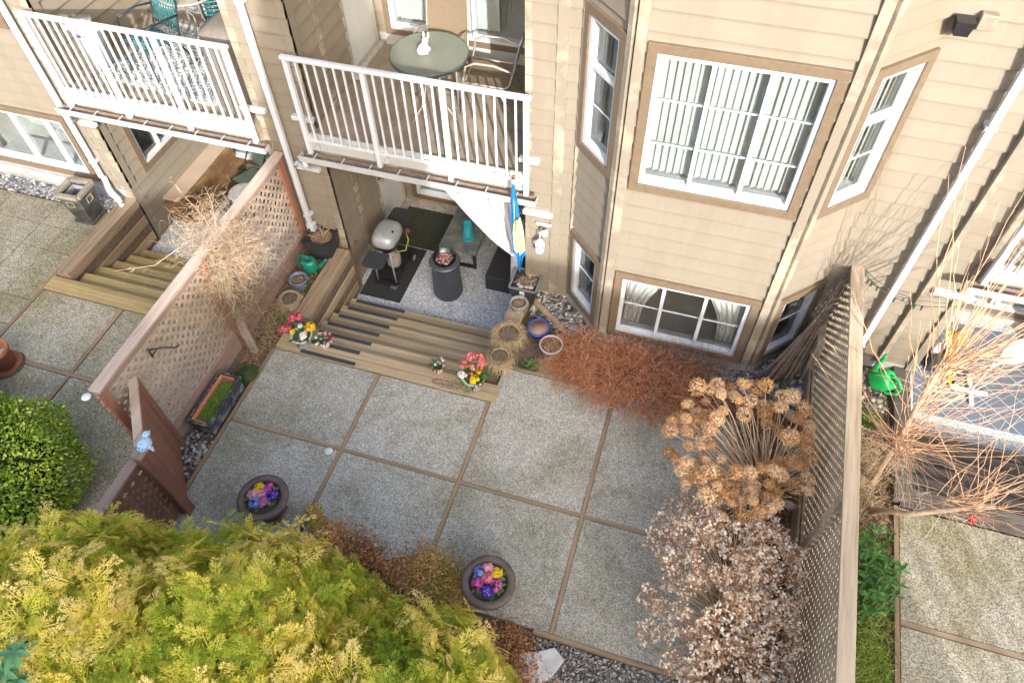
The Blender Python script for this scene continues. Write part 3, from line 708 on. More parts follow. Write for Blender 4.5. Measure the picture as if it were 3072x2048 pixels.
def strands(P0, D, Ln, droop, rad, k=5, wig=.06, sides=3, taper=.35, ret=False):
    P0 = np.asarray(P0, float); D = nrm(np.asarray(D, float)); n = len(P0); Ln = np.broadcast_to(np.asarray(Ln, float), (n,)); droop = np.broadcast_to(np.asarray(droop, float), (n,))
    rad = np.broadcast_to(np.asarray(rad, float), (n,)); t = np.linspace(0, 1, k + 1)
    ref = np.where(np.abs(D[:, 2:3]) > .9, np.array([[1., 0, 0]]), np.array([[0, 0, 1.]])); A = nrm(np.cross(D, ref)); B = np.cross(D, A)
    w1 = RNG.normal(0, wig, (n, k + 1)).cumsum(1) * Ln[:, None]; w2 = RNG.normal(0, wig, (n, k + 1)).cumsum(1) * Ln[:, None]; w1[:, 0] = 0; w2[:, 0] = 0
    C_ = P0[:, None] + D[:, None] * (Ln[:, None, None] * t[None, :, None]) + A[:, None] * w1[..., None] + B[:, None] * w2[..., None]
    C_[..., 2] -= droop[:, None] * Ln[:, None] * t[None] ** 2
    an = 2 * PI * np.arange(sides) / sides
    rr = rad[:, None] * (1 - (1 - taper) * t[None])
    V = C_[:, :, None] + (A[:, None, None] * np.cos(an)[None, None, :, None] + B[:, None, None] * np.sin(an)[None, None, :, None]) * rr[:, :, None, None]
    base = (np.arange(n) * (k + 1) * sides)[:, None, None]
    i = np.arange(k)[None, :, None] * sides; j = np.arange(sides)[None, None, :]
    F = np.stack([base + i + j, base + i + (j + 1) % sides, base + i + sides + (j + 1) % sides, base + i + sides + j], -1).reshape(-1, 4)
    iv = RNG.random(n); var = (.55 * iv[:, None] + .45 * t[None])[:, :, None].repeat(sides, 2).reshape(-1)
    return (V.reshape(-1, 3), F, var) + ((C_,) if ret else ())
def merge(*g):
    Vs, Fs, vs = [], [], []; o = 0
    for V, F, v in g: Vs.append(V); Fs.append(F + o); vs.append(v); o += len(V)
    return np.concatenate(Vs), np.concatenate(Fs), np.concatenate(vs)
def tuft(name, parent, c, n, ln, spread, droop, rad, m, zr=.9, world=True):
    D = sphere_dirs(n, .15, 1); D[:, :2] *= spread; P = np.array(c)[None] + RNG.normal(0, 1, (n, 3)) * np.array([rad, rad, 0])
    V, F, v = strands(P, D, RNG.uniform(.5, 1, n) * ln, droop, .0022 if ln < .4 else .003, 5, .04)
    return arrmesh(name, V, F, v, m, parent, world)
def leaves(name, parent, P, D, Nn, size, m, wd=.35, w=.4, tmpl=None, iv=None, world=True):
    T, F, tv = tmpl or leaf_t(wd); n = len(P)
    X = axes(D, Nn, RNG.uniform(.75, 1.2, n) * size)
    V, F, v = scatter(T, F, tv, X, P, RNG.random(n) if iv is None else iv, w); return arrmesh(name, V, F, v, m, parent, world, smooth=True)
_fm = {}
def flowermat(c, eye=(.85, .60, .03)):
    k = (c, eye)
    if k not in _fm: _fm[k] = leafmat('petal', [(0, eye), (.28, eye), (.33, tuple(q * .6 for q in c)), (1, c)], .6, .1)
    return _fm[k]
def floret_t():
    T = []; F = []; tv = []
    for i in range(5):
        a = 2 * PI * i / 5; o = len(T)
        for r, da, z in ((.15, 0, 0), (.75, -.55, .12), (1.0, 0, .06), (.75, .55, .12)): T.append((r * math.cos(a + da), r * math.sin(a + da), z)); tv.append(1)
        F.append((o, o + 1, o + 2, o + 3))
    o = len(T)
    for i in range(4): a = PI / 2 * i; T.append((.26 * math.cos(a), .26 * math.sin(a), .14)); tv.append(0)
    F.append((o, o + 1, o + 2, o + 3)); return np.array(T, float), np.array(F), np.array(tv, float)
FLT = floret_t()
def clump(parent, c, r, n, col, size=.02, eye=(.85, .60, .03), h=.5, name='flower_cluster', world=True):
    d = sphere_dirs(n, .1, 1); P = np.array(c)[None] + d * np.array([r, r, r * h * 2])[None] * RNG.uniform(.75, 1.05, (n, 1)); nn = nrm(d + RNG.normal(0, .25, (n, 3)))
    ref = nrm(np.cross(nn, RNG.normal(0, 1, (n, 3)))); X = axes(ref, nn, RNG.uniform(.8, 1.15, n) * size)
    V, F, v = scatter(*FLT, X, P, RNG.random(n), .75); return arrmesh(name, V, F, v, flowermat(col, eye), parent, world)
def rosette(parent, c, r, n, size, m=GREEN, up_=.5, name='foliage', world=True):
    a = RNG.uniform(0, 2 * PI, n); D = np.stack([np.cos(a), np.sin(a), RNG.uniform(0, up_, n)], -1)
    P = np.array(c)[None] + D * r * RNG.uniform(.1, .8, (n, 1)) * np.array([1, 1, .3])
    return leaves(name, parent, P, D, np.tile([0, 0, 1.], (n, 1)) + RNG.normal(0, .2, (n, 3)), size, m, .5, world=world)
def bitsT():
    T = np.array([(-.5, -.3, 0), (.5, -.25, .1), (.45, .3, 0), (-.4, .25, .12)]); return T, np.array([(0, 1, 2, 3)]), np.array([.2, .5, .8, .4])
def litter(name, parent, c, rx, ry, n, size, m, z=.0, world=True):
    a = RNG.uniform(0, 2 * PI, n); q = np.sqrt(RNG.random(n)); P = np.stack([c[0] + rx * q * np.cos(a), c[1] + ry * q * np.sin(a), np.full(n, c[2]) + RNG.uniform(0, .012, n)], -1)
    nn = np.tile([0, 0, 1.], (n, 1)) + RNG.normal(0, .35, (n, 3)); X = axes(nrm(np.cross(nn, RNG.normal(0, 1, (n, 3)))), nn, RNG.uniform(.5, 1.3, n) * size)
    V, F, v = scatter(*bitsT(), X, P, RNG.random(n), .2); return arrmesh(name, V, F, v, m, parent, world)
LITTER = leafmat('dead_leaves', [(0, (.10, .05, .03)), (.5, (.24, .13, .07)), (1, (.42, .27, .16))], .85)

# ============================================================ FENCES
def lattice(mb, O, du, W_, H, sp, w_, th, nrm_, ang=45):
    O = Vector(O); du = Vector(du).normalized(); uz = Vector((0, 0, 1)); nn = Vector(nrm_)
    for layer, sg in ((0, 1), (1, -1)):
        off = nn * (th * (.5 if layer else -.5)); k = -int(H / sp) - 1
        while k * sp < W_ + H:
            # line u = k*sp + sg*z (sg=+1) or u = k*sp + (H - z)
            def u_at(z): return k * sp + (z if sg > 0 else H - z)
            zs = [0, H]
            a, b = u_at(0), u_at(H)
            lo, hi = 0.0, H
            if sg > 0: lo = max(lo, -k * sp); hi = min(hi, W_ - k * sp)
            else: lo = max(lo, H + k * sp - W_); hi = min(hi, H + k * sp)
            if hi - lo > .03:
                p = O + du * u_at(lo) + uz * lo + off; q = O + du * u_at(hi) + uz * hi + off
                mb.beam(p, q, th, w_, up=tuple((q - p).cross(nn)))
            k += 1
def fence(label, p0, p1, h, z0, posts, caps, wood_cap, wood_lat, wood_post, wood_rail, kick=.22, sp=.118, capw=.13, loc=None, slat=.038, face=1, group=None, capn='cap_board'):
    p0 = Vector(p0); p1 = Vector(p1); d = (p1 - p0); Lg = d.length; d.normalize(); n = Vector((d.y, -d.x, 0)) * face
    root = thing('lattice_fence', label, 'fence', (p0.x, p0.y, z0), group=group)
    q = MB(); lattice(q, p0 + Vector((0, 0, z0 + kick + .0)), d, Lg, h - kick - .09, sp, slat, .006, n); q.build('lattice_panel', wood_lat, root)
    q = MB(); q.beam(p0 + Vector((0, 0, z0 + h - .018)), p1 + Vector((0, 0, z0 + h - .018)), capw, .036); q.build(capn, wood_cap, root, bev=.005)
    q = MB(); q.beam(p0 + Vector((0, 0, z0 + h - .085)), p1 + Vector((0, 0, z0 + h - .085)), .05, .085); q.build('top_rail', wood_rail, root)
    q = MB(); q.beam(p0 + n * .02 + Vector((0, 0, z0 + kick / 2)), p1 + n * .02 + Vector((0, 0, z0 + kick / 2)), .04, kick); q.build('bottom_board', wood_rail, root, bev=.004)
    for t in posts:
        q = MB(); c = p0 + d * t; q.beam(c + Vector((0, 0, z0 - .15)), c + Vector((0, 0, z0 + h - .040)), .089, .089, up=tuple(d)); q.build('post', wood_post, root, bev=.004)
    return root
FG = 'lattice fences round the patios'
f1 = fence('long faded red lattice fence with the dry vine on top, left of the patio', (-4.80, 2.36, 0), (-4.80, 5.90, 0), 1.50, 0, (.05, 1.75, 3.47), None, W_CAP, W_LAT, W_RED, W_PINK, .24, capw=.12, group=FG)
q = MB(); q.beam((-4.745, 4.18, .78), (-4.60, 4.06, -.06), .09, .05, up=(0, 1, 0)); q.build('brace', W_CAP, f1, bev=.004)
f2 = fence('short slanting dark red lattice fence with a cream cap beside the window box', (-4.77, 2.72, 0), (-4.27, 2.09, 0), 1.22, 0, (.04,), None, woodmat('pale_cap', (.55, .44, .34), (.47, .36, .27), (.33, .23, .17), 'y'), W_RED, W_RED, W_RED, .12, sp=.075, slat=.034, capw=.085, group=FG)
q = MB(); q.box(-4.29, -4.18, 1.98, 2.09, -.1, 1.20); q.build('corner_post', W_RED, f2, bev=.004)
q = MB(); q.taper((-4.235, 2.035), .065, .055, 1.20, 1.225); q.build('post_cap', W_PINK, f2)
f3 = fence('low lattice fence running from the polka dot bird into the golden cedar', (-4.33, .4, 0), (-4.33, 2.0, 0), 1.08, 0, (.1,), None, W_PINK, W_RED, W_RED, W_RED, .2, capw=.10, group=FG)
f4 = fence('weathered tan lattice fence with a wide cap at the right of the hydrangeas', (1.785, .15, 0), (1.785, 5.93, 0), 1.46, 0, (.5, 3.12), None, W_GREYCAP, W_GREYLAT, W_GREYLAT, W_GREYLAT, .16, sp=.100, slat=.038, capw=.13, face=-1, group=FG)
q = MB(); q.box(1.66, 1.74, 5.50, 5.86, -.1, .62); q.build('side_post', W_GREYLAT, f4, bev=.005)
q = MB(); q.box(1.715, 1.76, 3.22, 3.32, 0, 1.43); q.build('post', W_GREYCAP, f4, bev=.005)
q = MB(); q.box(1.70, 1.725, .2, 5.5, -.05, .20); q.build('bottom_board', W_WALL, f4, bev=.004)
hk = thing('plant_hook', 'black iron hook screwed to the long red fence', 'hook', (-4.74, 3.02, 1.3))
q = MB(); q.tube([(-4.73, 3.0, 1.34), (-4.73, 3.0, 1.22)], .012, 6); q.tube([(-4.73, 3.0, 1.32), (-4.62, 3.05, 1.34), (-4.50, 3.12, 1.30), (-4.47, 3.14, 1.33)], .009, 6); q.tube([(-4.73, 3.0, 1.24), (-4.66, 3.03, 1.31)], .007, 6); q.build('bracket', BLACKM, hk, smooth=True)
# red post at the far left edge
rp = thing('fence_post', 'dark red fence end with slatted top at the far left edge under the wide window', 'fence', (-9.85, 5.6, 0))
q = MB(); q.box(-9.95, -9.72, 5.45, 5.6, -.05, .45); q.box(-9.98, -9.69, 5.42, 5.63, .45, .49); q.build('post', W_RED, rp, bev=.006)

# ============================================================ DISCS, BIRD, STONES
def disc(loc, label, tilt=0):
    o = thing('white_disc', label, 'disc', loc)
    m = MB(); m.lathe([(0, 0), (.040, 0), (.044, .006), (.040, .012), (.0, .013)], n=24)
    b = m.build('disc_body', mat('disc_white', (.80, .80, .80), None, 6, 2, .4), o, world=False, smooth=True)
    m = MB()
    for r, k in ((.012, 5), (.022, 9), (.031, 13)):
        for i in range(k):
            a = 2 * PI * i / k; m.tube([(r * math.cos(a), r * math.sin(a), .012), (r * math.cos(a), r * math.sin(a), .0145)], .0026, 6)
    m.build('pattern', mat('disc_grey', (.35, .35, .36), None, 6, 2, .6), o, world=False); return o
disc((-3.14, 3.07, .004), 'small white patterned disc lying on the slab by a divider crossing')
d2_ = disc((-4.90, 2.33, 1.40), 'small white patterned disc hanging off the front end of the red fence cap')
bd = thing('bird_ornament', 'pale blue polka dot bird ornament on the red corner post', 'ornament', (-4.19, 2.10, 1.21))
def dotmat():
    m, t, b = newmat('polka_dots'); vo = N(t, 'TexVoronoi'); vo.inputs['Scale'].default_value = 34; vo.inputs['Randomness'].default_value = .25
    t.links.new(coords(t), vo.inputs['Vector']); t.links.new(ramp(t, vo.outputs['Distance'], [(.26, (.05, .10, .22)), (.30, (.42, .60, .78))]), b.inputs['Base Color']); b.inputs['Roughness'].default_value = .25; return m
m = MB(); m.blob((0, 0, .06), (.060, .078, .055), 20, 12, 0); m.build('body', dotmat(), bd, world=False, smooth=True)
m = MB(); m.blob((-.005, .075, .115), (.032, .040, .032), 16, 10, 0); m.build('head', dotmat(), bd, world=False, smooth=True)
m = MB(); m.tube([(.045, -.02, .07), (.085, -.01, .065), (.115, -.03, .055)], [.02, .018, .01], 8); m.build('wing', mat('bird_white', (.75, .72, .68), (.3, .35, .5), 60, 2), bd, world=False, smooth=True)
m = MB(); m.tube([(0, .11, .115), (0, .128, .110)], [.008, .002], 6); m.build('beak', mat('beak', (.7, .45, .1)), bd, world=False)
STONE = mat('pale_stone', (.52, .50, .47), (.36, .34, .32), 9, 6, .85, .3, c3=(.60, .58, .55))
for i, (x, y, s) in enumerate(((1.66, 5.30, .05), (1.60, 4.96, .06), (1.655, 4.72, .05), (1.61, 4.50, .065), (1.66, 4.30, .055), (1.63, 4.10, .06), (1.66, 3.86, .05), (1.62, 5.12, .045), (1.52, 5.42, .075))):
    m = MB(); m.blob((0, 0, 0), (s, s * U(1.1, 1.5), s * .7), 12, 8, .06); o = m.build('border_stone', STONE, smooth=True); o.location = (x, y, .0); o.rotation_euler = (0, 0, U(0, 3))
    tag(o, ('rounded pale stone at the foot of the tan lattice fence, number %s from the building' % ('first second third fourth fifth sixth seventh eighth ninth'.split()[[8, 0, 7, 1, 2, 3, 4, 5, 6].index(i)])), 'stone', 'pale stones edging the hydrangea bed')
def slabstone(pts, label, z=.03):
    m = MB(); n = len(pts); m.add([(x, y, -.04) for x, y in pts] + [(x, y, z + U(-.004, .004)) for x, y in pts], [tuple(range(n))[::-1], tuple(range(n, 2 * n))] + [(i, (i + 1) % n, n + (i + 1) % n, n + i) for i in range(n)])
    o = m.build('stepping_stone', mat('white_flagstone', (.60, .60, .58), (.50, .50, .49), 5, 7, .8, .25, c3=(.42, .41, .40), s3=6), bev=.012); tag(o, label, 'stepping stone', 'white stepping stones')
slabstone([(-.60, 1.66), (-.56, 1.50), (-.36, 1.46), (-.24, 1.56), (-.16, 1.74), (-.27, 1.82), (-.42, 1.74)], 'larger white stepping stone beside the golden cedar')
slabstone([(-.26, 1.46), (-.28, 1.28), (-.02, 1.26), (.03, 1.44), (-.10, 1.47)], 'smaller white stepping stone at the bottom edge')

# ============================================================ POTS
def soilpart(root, r, z, m=None, sx=1, sy=1, c=(0, 0)):
    b = MB(); b.lathe([(0, z), (r * .6, z + .006), (r, z - .004), (r, z - .02)], (c[0], c[1], 0), 20, sx, sy); b.build('soil', m or SOIL, root, world=False, smooth=True)
def rpot(name, label, cat, loc, r0, r1, h, m, wall=.012, rim=None, soil=None, rip=None, n=32, group=None, bands=()):
    root = thing(name, label, cat, loc, group=group); b = MB()
    pr = [(r0 * .8, 0), (r0, .006)]
    for i in range(1, 7): t = i / 7; pr.append((r0 + (r1 - r0) * t, h * t))
    if rim: pr += [(r1, h - rim[1]), (r1 + rim[0], h - rim[1] + .004), (r1 + rim[0], h)]
    else: pr += [(r1, h)]
    pr += [(r1 - wall, h), (r1 - wall * 1.4, h * .55), (.01, h * .55)]
    b.lathe(pr, n=n, rip=rip); b.build('pot_body', m, root, world=False, smooth=False if rip else True)
    for z, c in bands:
        b = MB(); rr = r0 + (r1 - r0) * z / h; b.lathe([(rr, z), (rr + .003, z), (rr + .003, z + .012), (rr, z + .012)], n=n); b.build('band', c, root, world=False, smooth=True)
    if soil is not None: soilpart(root, r0 + (r1 - r0) * soil / h - wall, soil)
    return root
PG = 'flower pots'
# cast urns with primroses
def urn(loc, label, cols, rz=0):
    root = thing('garden_urn', label, 'urn', loc, rz, group='bronze urns with primroses')
    b = MB(); b.taper((0, 0), .115, .105, 0, .035); b.build('plinth', URNM, root, world=False, bev=.006)
    b = MB(); b.lathe([(.09, .035), (.085, .06), (.055, .085), (.05, .11), (.075, .13), (.12, .15), (.17, .20), (.19, .26), (.185, .31), (.20, .33), (.205, .345)], n=40, rip=lambda a, z: .03 * math.cos(a * 16) * (1 if z < .30 else 0)); b.build('bowl', URNM, root, world=False, smooth=True)
    b = MB(); b.lathe([(.20, .335), (.235, .345), (.25, .365), (.248, .385), (.225, .40), (.190, .40), (.175, .385), (.165, .30), (.15, .24), (.02, .23)], n=96, rip=lambda a, z: (.016 * abs(math.cos(a * 18)) if .34 < z < .39 else 0)); b.build('rim', URNM, root, world=False, smooth=True)
    soilpart(root, .165, .335)
    for (x, y, c, e) in cols:
        rosette(root, (x, y, .37), .07, 9, .06, world=False, up_=.35)
        clump(root, (x, y, .385), .058, 46, c, .021, e, .5, world=False)
    return root
YE = (.85, .60, .03)
PU, BL, DB, PK, YL = (.66, .08, .48), (.20, .32, .86), (.08, .04, .52), (.92, .42, .58), (.85, .62, .02)
urn((-3.37, 2.25, 0), 'bronze urn of primroses left beside the golden cedar, yellow clump at its upper left', [(-.07, .075, YL, (.8, .45, .02)), (.02, .10, PU, YE), (.085, .035, DB, YE), (.045, -.045, (.62, .16, .42), YE), (-.02, .02, PK, YE), (-.035, -.07, BL, YE), (-.09, .0, PK, YE)])
urn((-.985, 2.10, 0), 'bronze urn of primroses on the right slab, yellow clump at its upper right', [(.05, .095, YL, (.8, .45, .02)), (-.035, .105, PK, YE), (-.095, .055, BL, YE), (-.015, .03, (.75, .22, .30), YE), (.085, -.01, (.60, .10, .42), YE), (-.08, -.05, PU, YE), (.02, -.09, DB, YE)])
def stemflowers(root, spots, h0, world=False):
    for x, y, z, c, e, r, n in spots:
        b = MB(); b.tube([(x * .3, y * .3, h0), (x * .8, y * .8, (h0 + z) / 2), (x, y, z)], .003, 5); b.build('stem', mat('stem_green', (.10, .2, .04)), root, world=False)
        clump(root, (x, y, z), r * 1.15, int(n * 1.25), c, .022, e, .55, world=world)
MG = (.52, .05, .16); CR = (.45, .01, .02); WH = (.82, .82, .80); LP = (.80, .42, .55); CORAL = (.75, .18, .20)
wp_ = mat('grey_white_pot', (.55, .57, .60), (.48, .50, .53), 8, 4, .5); bandm = mat('dark_band', (.06, .08, .12))
r = rpot('flower_pot', 'grey striped pot with magenta, yellow and white flowers at the left end of the stairs', 'flower pot', (-4.06, 4.32, .012), .085, .125, .17, wp_, rim=(.006, .02), soil=.14, group=PG, bands=((.06, bandm), (.105, bandm)))
rosette(r, (0, 0, .15), .14, 26, .085, world=False, up_=.9)
stemflowers(r, [(-.12, .10, .30, MG, YE, .05, 24), (-.05, .13, .33, MG, YE, .04, 18), (-.22, -.02, .20, MG, YE, .045, 22), (-.17, .00, .22, MG, YE, .04, 16), (-.09, -.02, .22, YL, (.8, .4, 0), .022, 8), (.10, .09, .24, YL, (.8, .4, 0), .055, 30), (.06, -.04, .20, WH, YE, .04, 18), (-.02, .06, .26, WH, YE, .02, 8), (.07, .02, .22, (.7, .4, .5), YE, .02, 8)], .14)
r = rpot('flower_pot', 'grey striped pot with coral, white and yellow flowers at the right end of the stairs', 'flower pot', (-1.90, 4.33, .012), .09, .125, .17, wp_, rim=(.006, .02), soil=.14, group=PG, bands=((.06, bandm), (.105, bandm)))
rosette(r, (0, 0, .15), .15, 34, .095, world=False, up_=.7)
stemflowers(r, [(-.06, .13, .33, CORAL, YE, .05, 24), (.03, .15, .36, CORAL, YE, .04, 20), (.08, .08, .32, CORAL, YE, .05, 24), (-.14, .06, .27, CORAL, YE, .05, 22), (.0, .05, .30, (.8, .35, .3), YE, .05, 20), (-.11, -.05, .22, WH, YE, .045, 22), (.045, -.08, .22, YL, (.8, .4, 0), .05, 26), (.06, .02, .26, (.85, .30, .03), YE, .03, 10), (-.02, -.03, .24, CORAL, YE, .02, 6), (-.09, .14, .34, (.8, .3, .35), YE, .035, 14)], .14)
def smallpot(loc, label, cols):
    r = rpot('flower_pot', label, 'flower pot', loc, .05, .068, .10, mat('glazed_white', (.78, .78, .78)), soil=.08, group=PG)
    a = RNG.uniform(0, 2 * PI, 170); D = np.stack([np.cos(a), np.sin(a), RNG.uniform(.15, 1.1, 170)], -1)
    leaves('foliage', r, np.array([[0, 0, .09]]) + D * RNG.uniform(.02, .07, (170, 1)), D, np.tile([0, 0, 1.], (170, 1)), .05, GREEN, .14, world=False)
    for c, n in cols:
        d = sphere_dirs(n, .15, .95); 
        for q in d:
            q = Vector(q); clump(r, tuple(q * .105 + Vector((0, 0, .09))), .014, 9, c, .012, tuple(x * .8 for x in c), .5, world=False)
smallpot((-3.80, 4.36, .012), 'small white pot with red, pink and white carnations beside the magenta pot', [(CR, 5), (LP, 6), (WH, 7), ((.7, .15, .4), 2)])
smallpot((-2.37, 4.40, .012), 'small white pot with pink carnations over red ones near the right end of the stairs', [(CR, 4), (LP, 6), (WH, 3)])
litter('spilled_soil', None, (-2.12, 4.25, .016), .28, .07, 220, .014, SOIL); tag(bpy.data.objects['spilled_soil'], 'dark soil spilled along the front tread by the flower pots', 'soil', kind='stuff')

# row on the right retaining wall and the bed
r = thing('tall_planter', 'tall tapered black planter with dry stems, white tag and pebbles by the wall lantern', 'planter', (-1.715, 5.80, -.04))
m = MB(); m.hollow((0, 0), .115, .175, 0, .335, .022, soil=.05); m.build('planter_body', BLKPL, r, world=False, bev=.004)
m = MB()
for s_ in range(4):
    for i in range(9):
        a = PI / 2 * s_; z = .02 + i * .034
        if z > .30: continue
        hw = .115 + .06 * z / .335 + .002; c_, n_ = math.cos(a), math.sin(a)
        p = Vector((hw * c_ - (-hw * .9) * n_, hw * n_ + (-hw * .9) * c_, z)); q_ = Vector((hw * c_ - (hw * .9) * n_, hw * n_ + (hw * .9) * c_, z + .03)); m.beam(p, q_, .006, .014)
m.build('weave', mat('weave_black', (.05, .052, .055), None, 20, 2, .5), r, world=False)
m = MB(); frame_pts = .172
for a, b_ in (((-1, -1), (1, -1)), ((1, -1), (1, 1)), ((1, 1), (-1, 1)), ((-1, 1), (-1, -1))): m.beam((a[0] * .168, a[1] * .168, .335), (b_[0] * .168, b_[1] * .168, .335), .03, .016)
m.build('rim', mat('rim_grey', (.16, .18, .17), None, 20, 2, .5), r, world=False, bev=.003)
soilpart(r, .15, .285)
tuft('dry_stems', r, (.02, .03, .28), 90, .16, 1.2, .2, .07, TWIG, world=False)
for x, y, s in ((-.04, -.09, .028), (.03, -.08, .022), (.08, -.07, .03), (-.08, -.06, .02)):
    m = MB(); m.blob((x, y, .30), (s * 1.3, s, s * .6), 10, 6, .05); m.build('pebble', STONE, r, world=False, smooth=True)
m = MB(); m.box(-.03, .03, -.180, -.174, .22, .31); m.build('tag', WHITE, r, world=False)
m = MB(); m.box(-.018, .018, -.183, -.1805, .245, .285); m.build('tag_print', mat('print_grey', (.3, .35, .32)), r, world=False)
r = rpot('flower_pot', 'weathered grey pot with old granules below the black planter tag', 'flower pot', (-1.72, 5.50, .07), .075, .105, .15, mat('mouldy_grey', (.30, .30, .28), (.16, .17, .16), 12, 6, .9, c3=(.42, .38, .36)), rim=(.008, .025), group=PG)
soilpart(r, .09, .115, mat('granules', (.30, .18, .10), (.12, .08, .05), 60, 3, .9, .5))
r = rpot('flower_pot', 'glossy cobalt blue glazed pot with brown inside beside the pebbles', 'flower pot', (-1.40, 5.26, -.04), .085, .13, .17, mat('cobalt_glaze', (.02, .07, .33), (.015, .05, .26), 6, 3, .12, coat=.6), rim=(.008, .03), group=PG)
m = MB(); m.lathe([(.118, .168), (.108, .10), (.08, .06), (.01, .05)], n=32); m.build('lining', mat('brown_lining', (.28, .17, .13), None, 6, 3, .6), r, world=False, smooth=True)
r = rpot('flower_pot', 'clear plastic pot full of brown bark beside the rust coloured shrub', 'flower pot', (-1.18, 5.02, -.04), .085, .135, .22, mat('frosted_plastic', (.46, .40, .39), (.40, .34, .33), 6, 3, .35), rim=(.006, .012), group=PG)
soilpart(r, .126, .205); litter('bark_chips', r, (0, 0, .21), .118, .118, 240, .024, LITTER, world=False)
def grasspot(loc, label, r0, r1, h, m_, n, ln, sp=1.5, dr=1.0):
    r = rpot('grass_pot', label, 'flower pot', loc, r0, r1, h, m_, soil=h * .8, group=PG)
    a = RNG.uniform(0, 2 * PI, n); rad = RNG.uniform(.7, .98, n) * r1; P = np.stack([rad * np.cos(a), rad * np.sin(a), np.full(n, h * .85)], -1)
    D = np.stack([np.cos(a + RNG.normal(0, .7, n)), np.sin(a + RNG.normal(0, .7, n)), RNG.uniform(.2, 1.6, n)], -1)
    V, F, v = strands(P, D, RNG.uniform(.4, 1, n) * ln, dr, .0024, 6, .06); arrmesh('dry_grass', V, F, v, STRAW, r, False)
grasspot((-1.70, 5.03, .07), 'round tan pot ringed with tall dry grass above the lower grass bowl', .12, .16, .13, mat('coir', (.36, .23, .13), (.25, .15, .08), 20, 4, .9, .4), 620, .16)
grasspot((-1.71, 4.71, .07), 'dark bowl of matted dry grass at the right end of the stairs', .10, .13, .09, BLKPL, 560, .15, dr=1.4)
r = thing('grass_tuft', 'drooping pale tuft of dead grass under the clear plastic pot', 'grass tuft', (-1.16, 4.82, -.03))
tuft('blades', r, (0, 0, .02), 420, .30, 1.5, .9, .05, STRAW, world=False)
r = thing('weed', 'small green weed between the grass pots and the clear pot', 'plant', (-1.36, 4.78, -.03)); rosette(r, (0, 0, .01), .10, 70, .045, world=False, up_=.9)
# left bed behind the long fence
r = thing('tall_planter', 'black woven square planter with bare twigs under the balcony downspout', 'planter', (-4.48, 5.78, -.05))
m = MB(); m.hollow((0, 0), .125, .19, 0, .40, .02, soil=.05, rz=.08); m.build('planter_body', BLKPL, r, world=False, bev=.004)
m = MB()
for s_ in range(4):
    for i in range(11):
        a = PI / 2 * s_ + .08; z = .02 + i * .033; hw = .125 + .065 * z / .40 + .002; c_, n_ = math.cos(a), math.sin(a)
        m.beam((hw * c_ + hw * .9 * n_, hw * n_ - hw * .9 * c_, z), (hw * c_ - hw * .9 * n_, hw * n_ + hw * .9 * c_, z), .006, .012)
m.build('weave', MATS['weave_black'], r, world=False)
soilpart(r, .165, .35, mat('bark_soil', (.12, .08, .05), (.26, .18, .11), 30, 5, .9, .6)); 
for i in range(9):
    d = (U(-1, 1), U(-.8, .8), U(.5, 1)); p = curve_pts((U(-.05, .05), U(-.05, .05), .35), d, U(.14, .22), .1, 4, .25); m = MB(); m.tube(p, [.006, .005, .004, .003, .002], 5)
    for k in (2, 3): m.tube(curve_pts(p[k], (U(-1, 1), U(-1, 1), U(.1, 1)), .07, .1, 3, .2), .0025, 5)
    m.build('twig', mat('pale_twig_bark', (.50, .40, .28), (.40, .31, .20)), r, world=False, smooth=True)
def watering_can(loc, rz, m_, label, s=1.0, tip=(0, 0)):
    r = thing('watering_can', label, 'watering can', loc, rz)
    b = MB(); b.lathe([(.0, 0), (.10 * s, 0), (.108 * s, .02 * s), (.108 * s, .15 * s), (.095 * s, .185 * s), (.055 * s, .20 * s), (.05 * s, .19 * s), (.05 * s, .10 * s), (.01, .09 * s)], n=32, sy=.85); b.build('tank', m_, r, world=False, smooth=True)
    b = MB(); b.tube([(.08 * s, 0, .03 * s), (.16 * s, 0, .10 * s), (.24 * s, 0, .20 * s), (.27 * s, 0, .235 * s)], [.045 * s, .026 * s, .017 * s, .016 * s], 12); b.build('spout', m_, r, world=False, smooth=True)
    b = MB(); b.tube([(.03 * s, 0, .20 * s), (-.02 * s, 0, .255 * s), (-.10 * s, 0, .25 * s), (-.165 * s, 0, .17 * s), (-.15 * s, 0, .07 * s), (-.10 * s, 0, .05 * s)], [.013 * s, .015 * s, .015 * s, .015 * s, .014 * s, .013 * s], 10); b.build('handle', m_, r, world=False, smooth=True); return r
watering_can((-4.50, 5.40, .06), .15, mat('teal_plastic', (.01, .20, .13), (.01, .17, .11), 6, 2, .35), 'dark teal watering can on the bed behind the black woven planter', .95)
wc = watering_can((2.47, 5.60, .02), 1.0, mat('bright_green_plastic', (.01, .42, .10), (.01, .38, .09), 6, 2, .35), 'bright green watering can tipped against the wall right of the tan fence', 1.15)
wc.rotation_euler = (0.1, -.75, 2.5); wc.location = (2.43, 5.62, .10)
r = rpot('flower_pot', 'blue grey pot of dead stems between the watering can and the fence', 'flower pot', (-4.53, 5.14, .0), .085, .115, .16, mat('slate_blue', (.13, .17, .24), (.10, .13, .19), 8, 3, .4), rim=(.008, .02), group=PG); soilpart(r, .095, .13); tuft('dry_stems', r, (0, 0, .12), 40, .10, 1.2, .3, .04, TWIG, world=False)
grasspot((-4.52, 4.86, .0), 'grey bowl overgrown with yellow moss on the fence bed', .10, .13, .10, mat('bowl_grey', (.32, .30, .28)), 420, .12, dr=1.6)
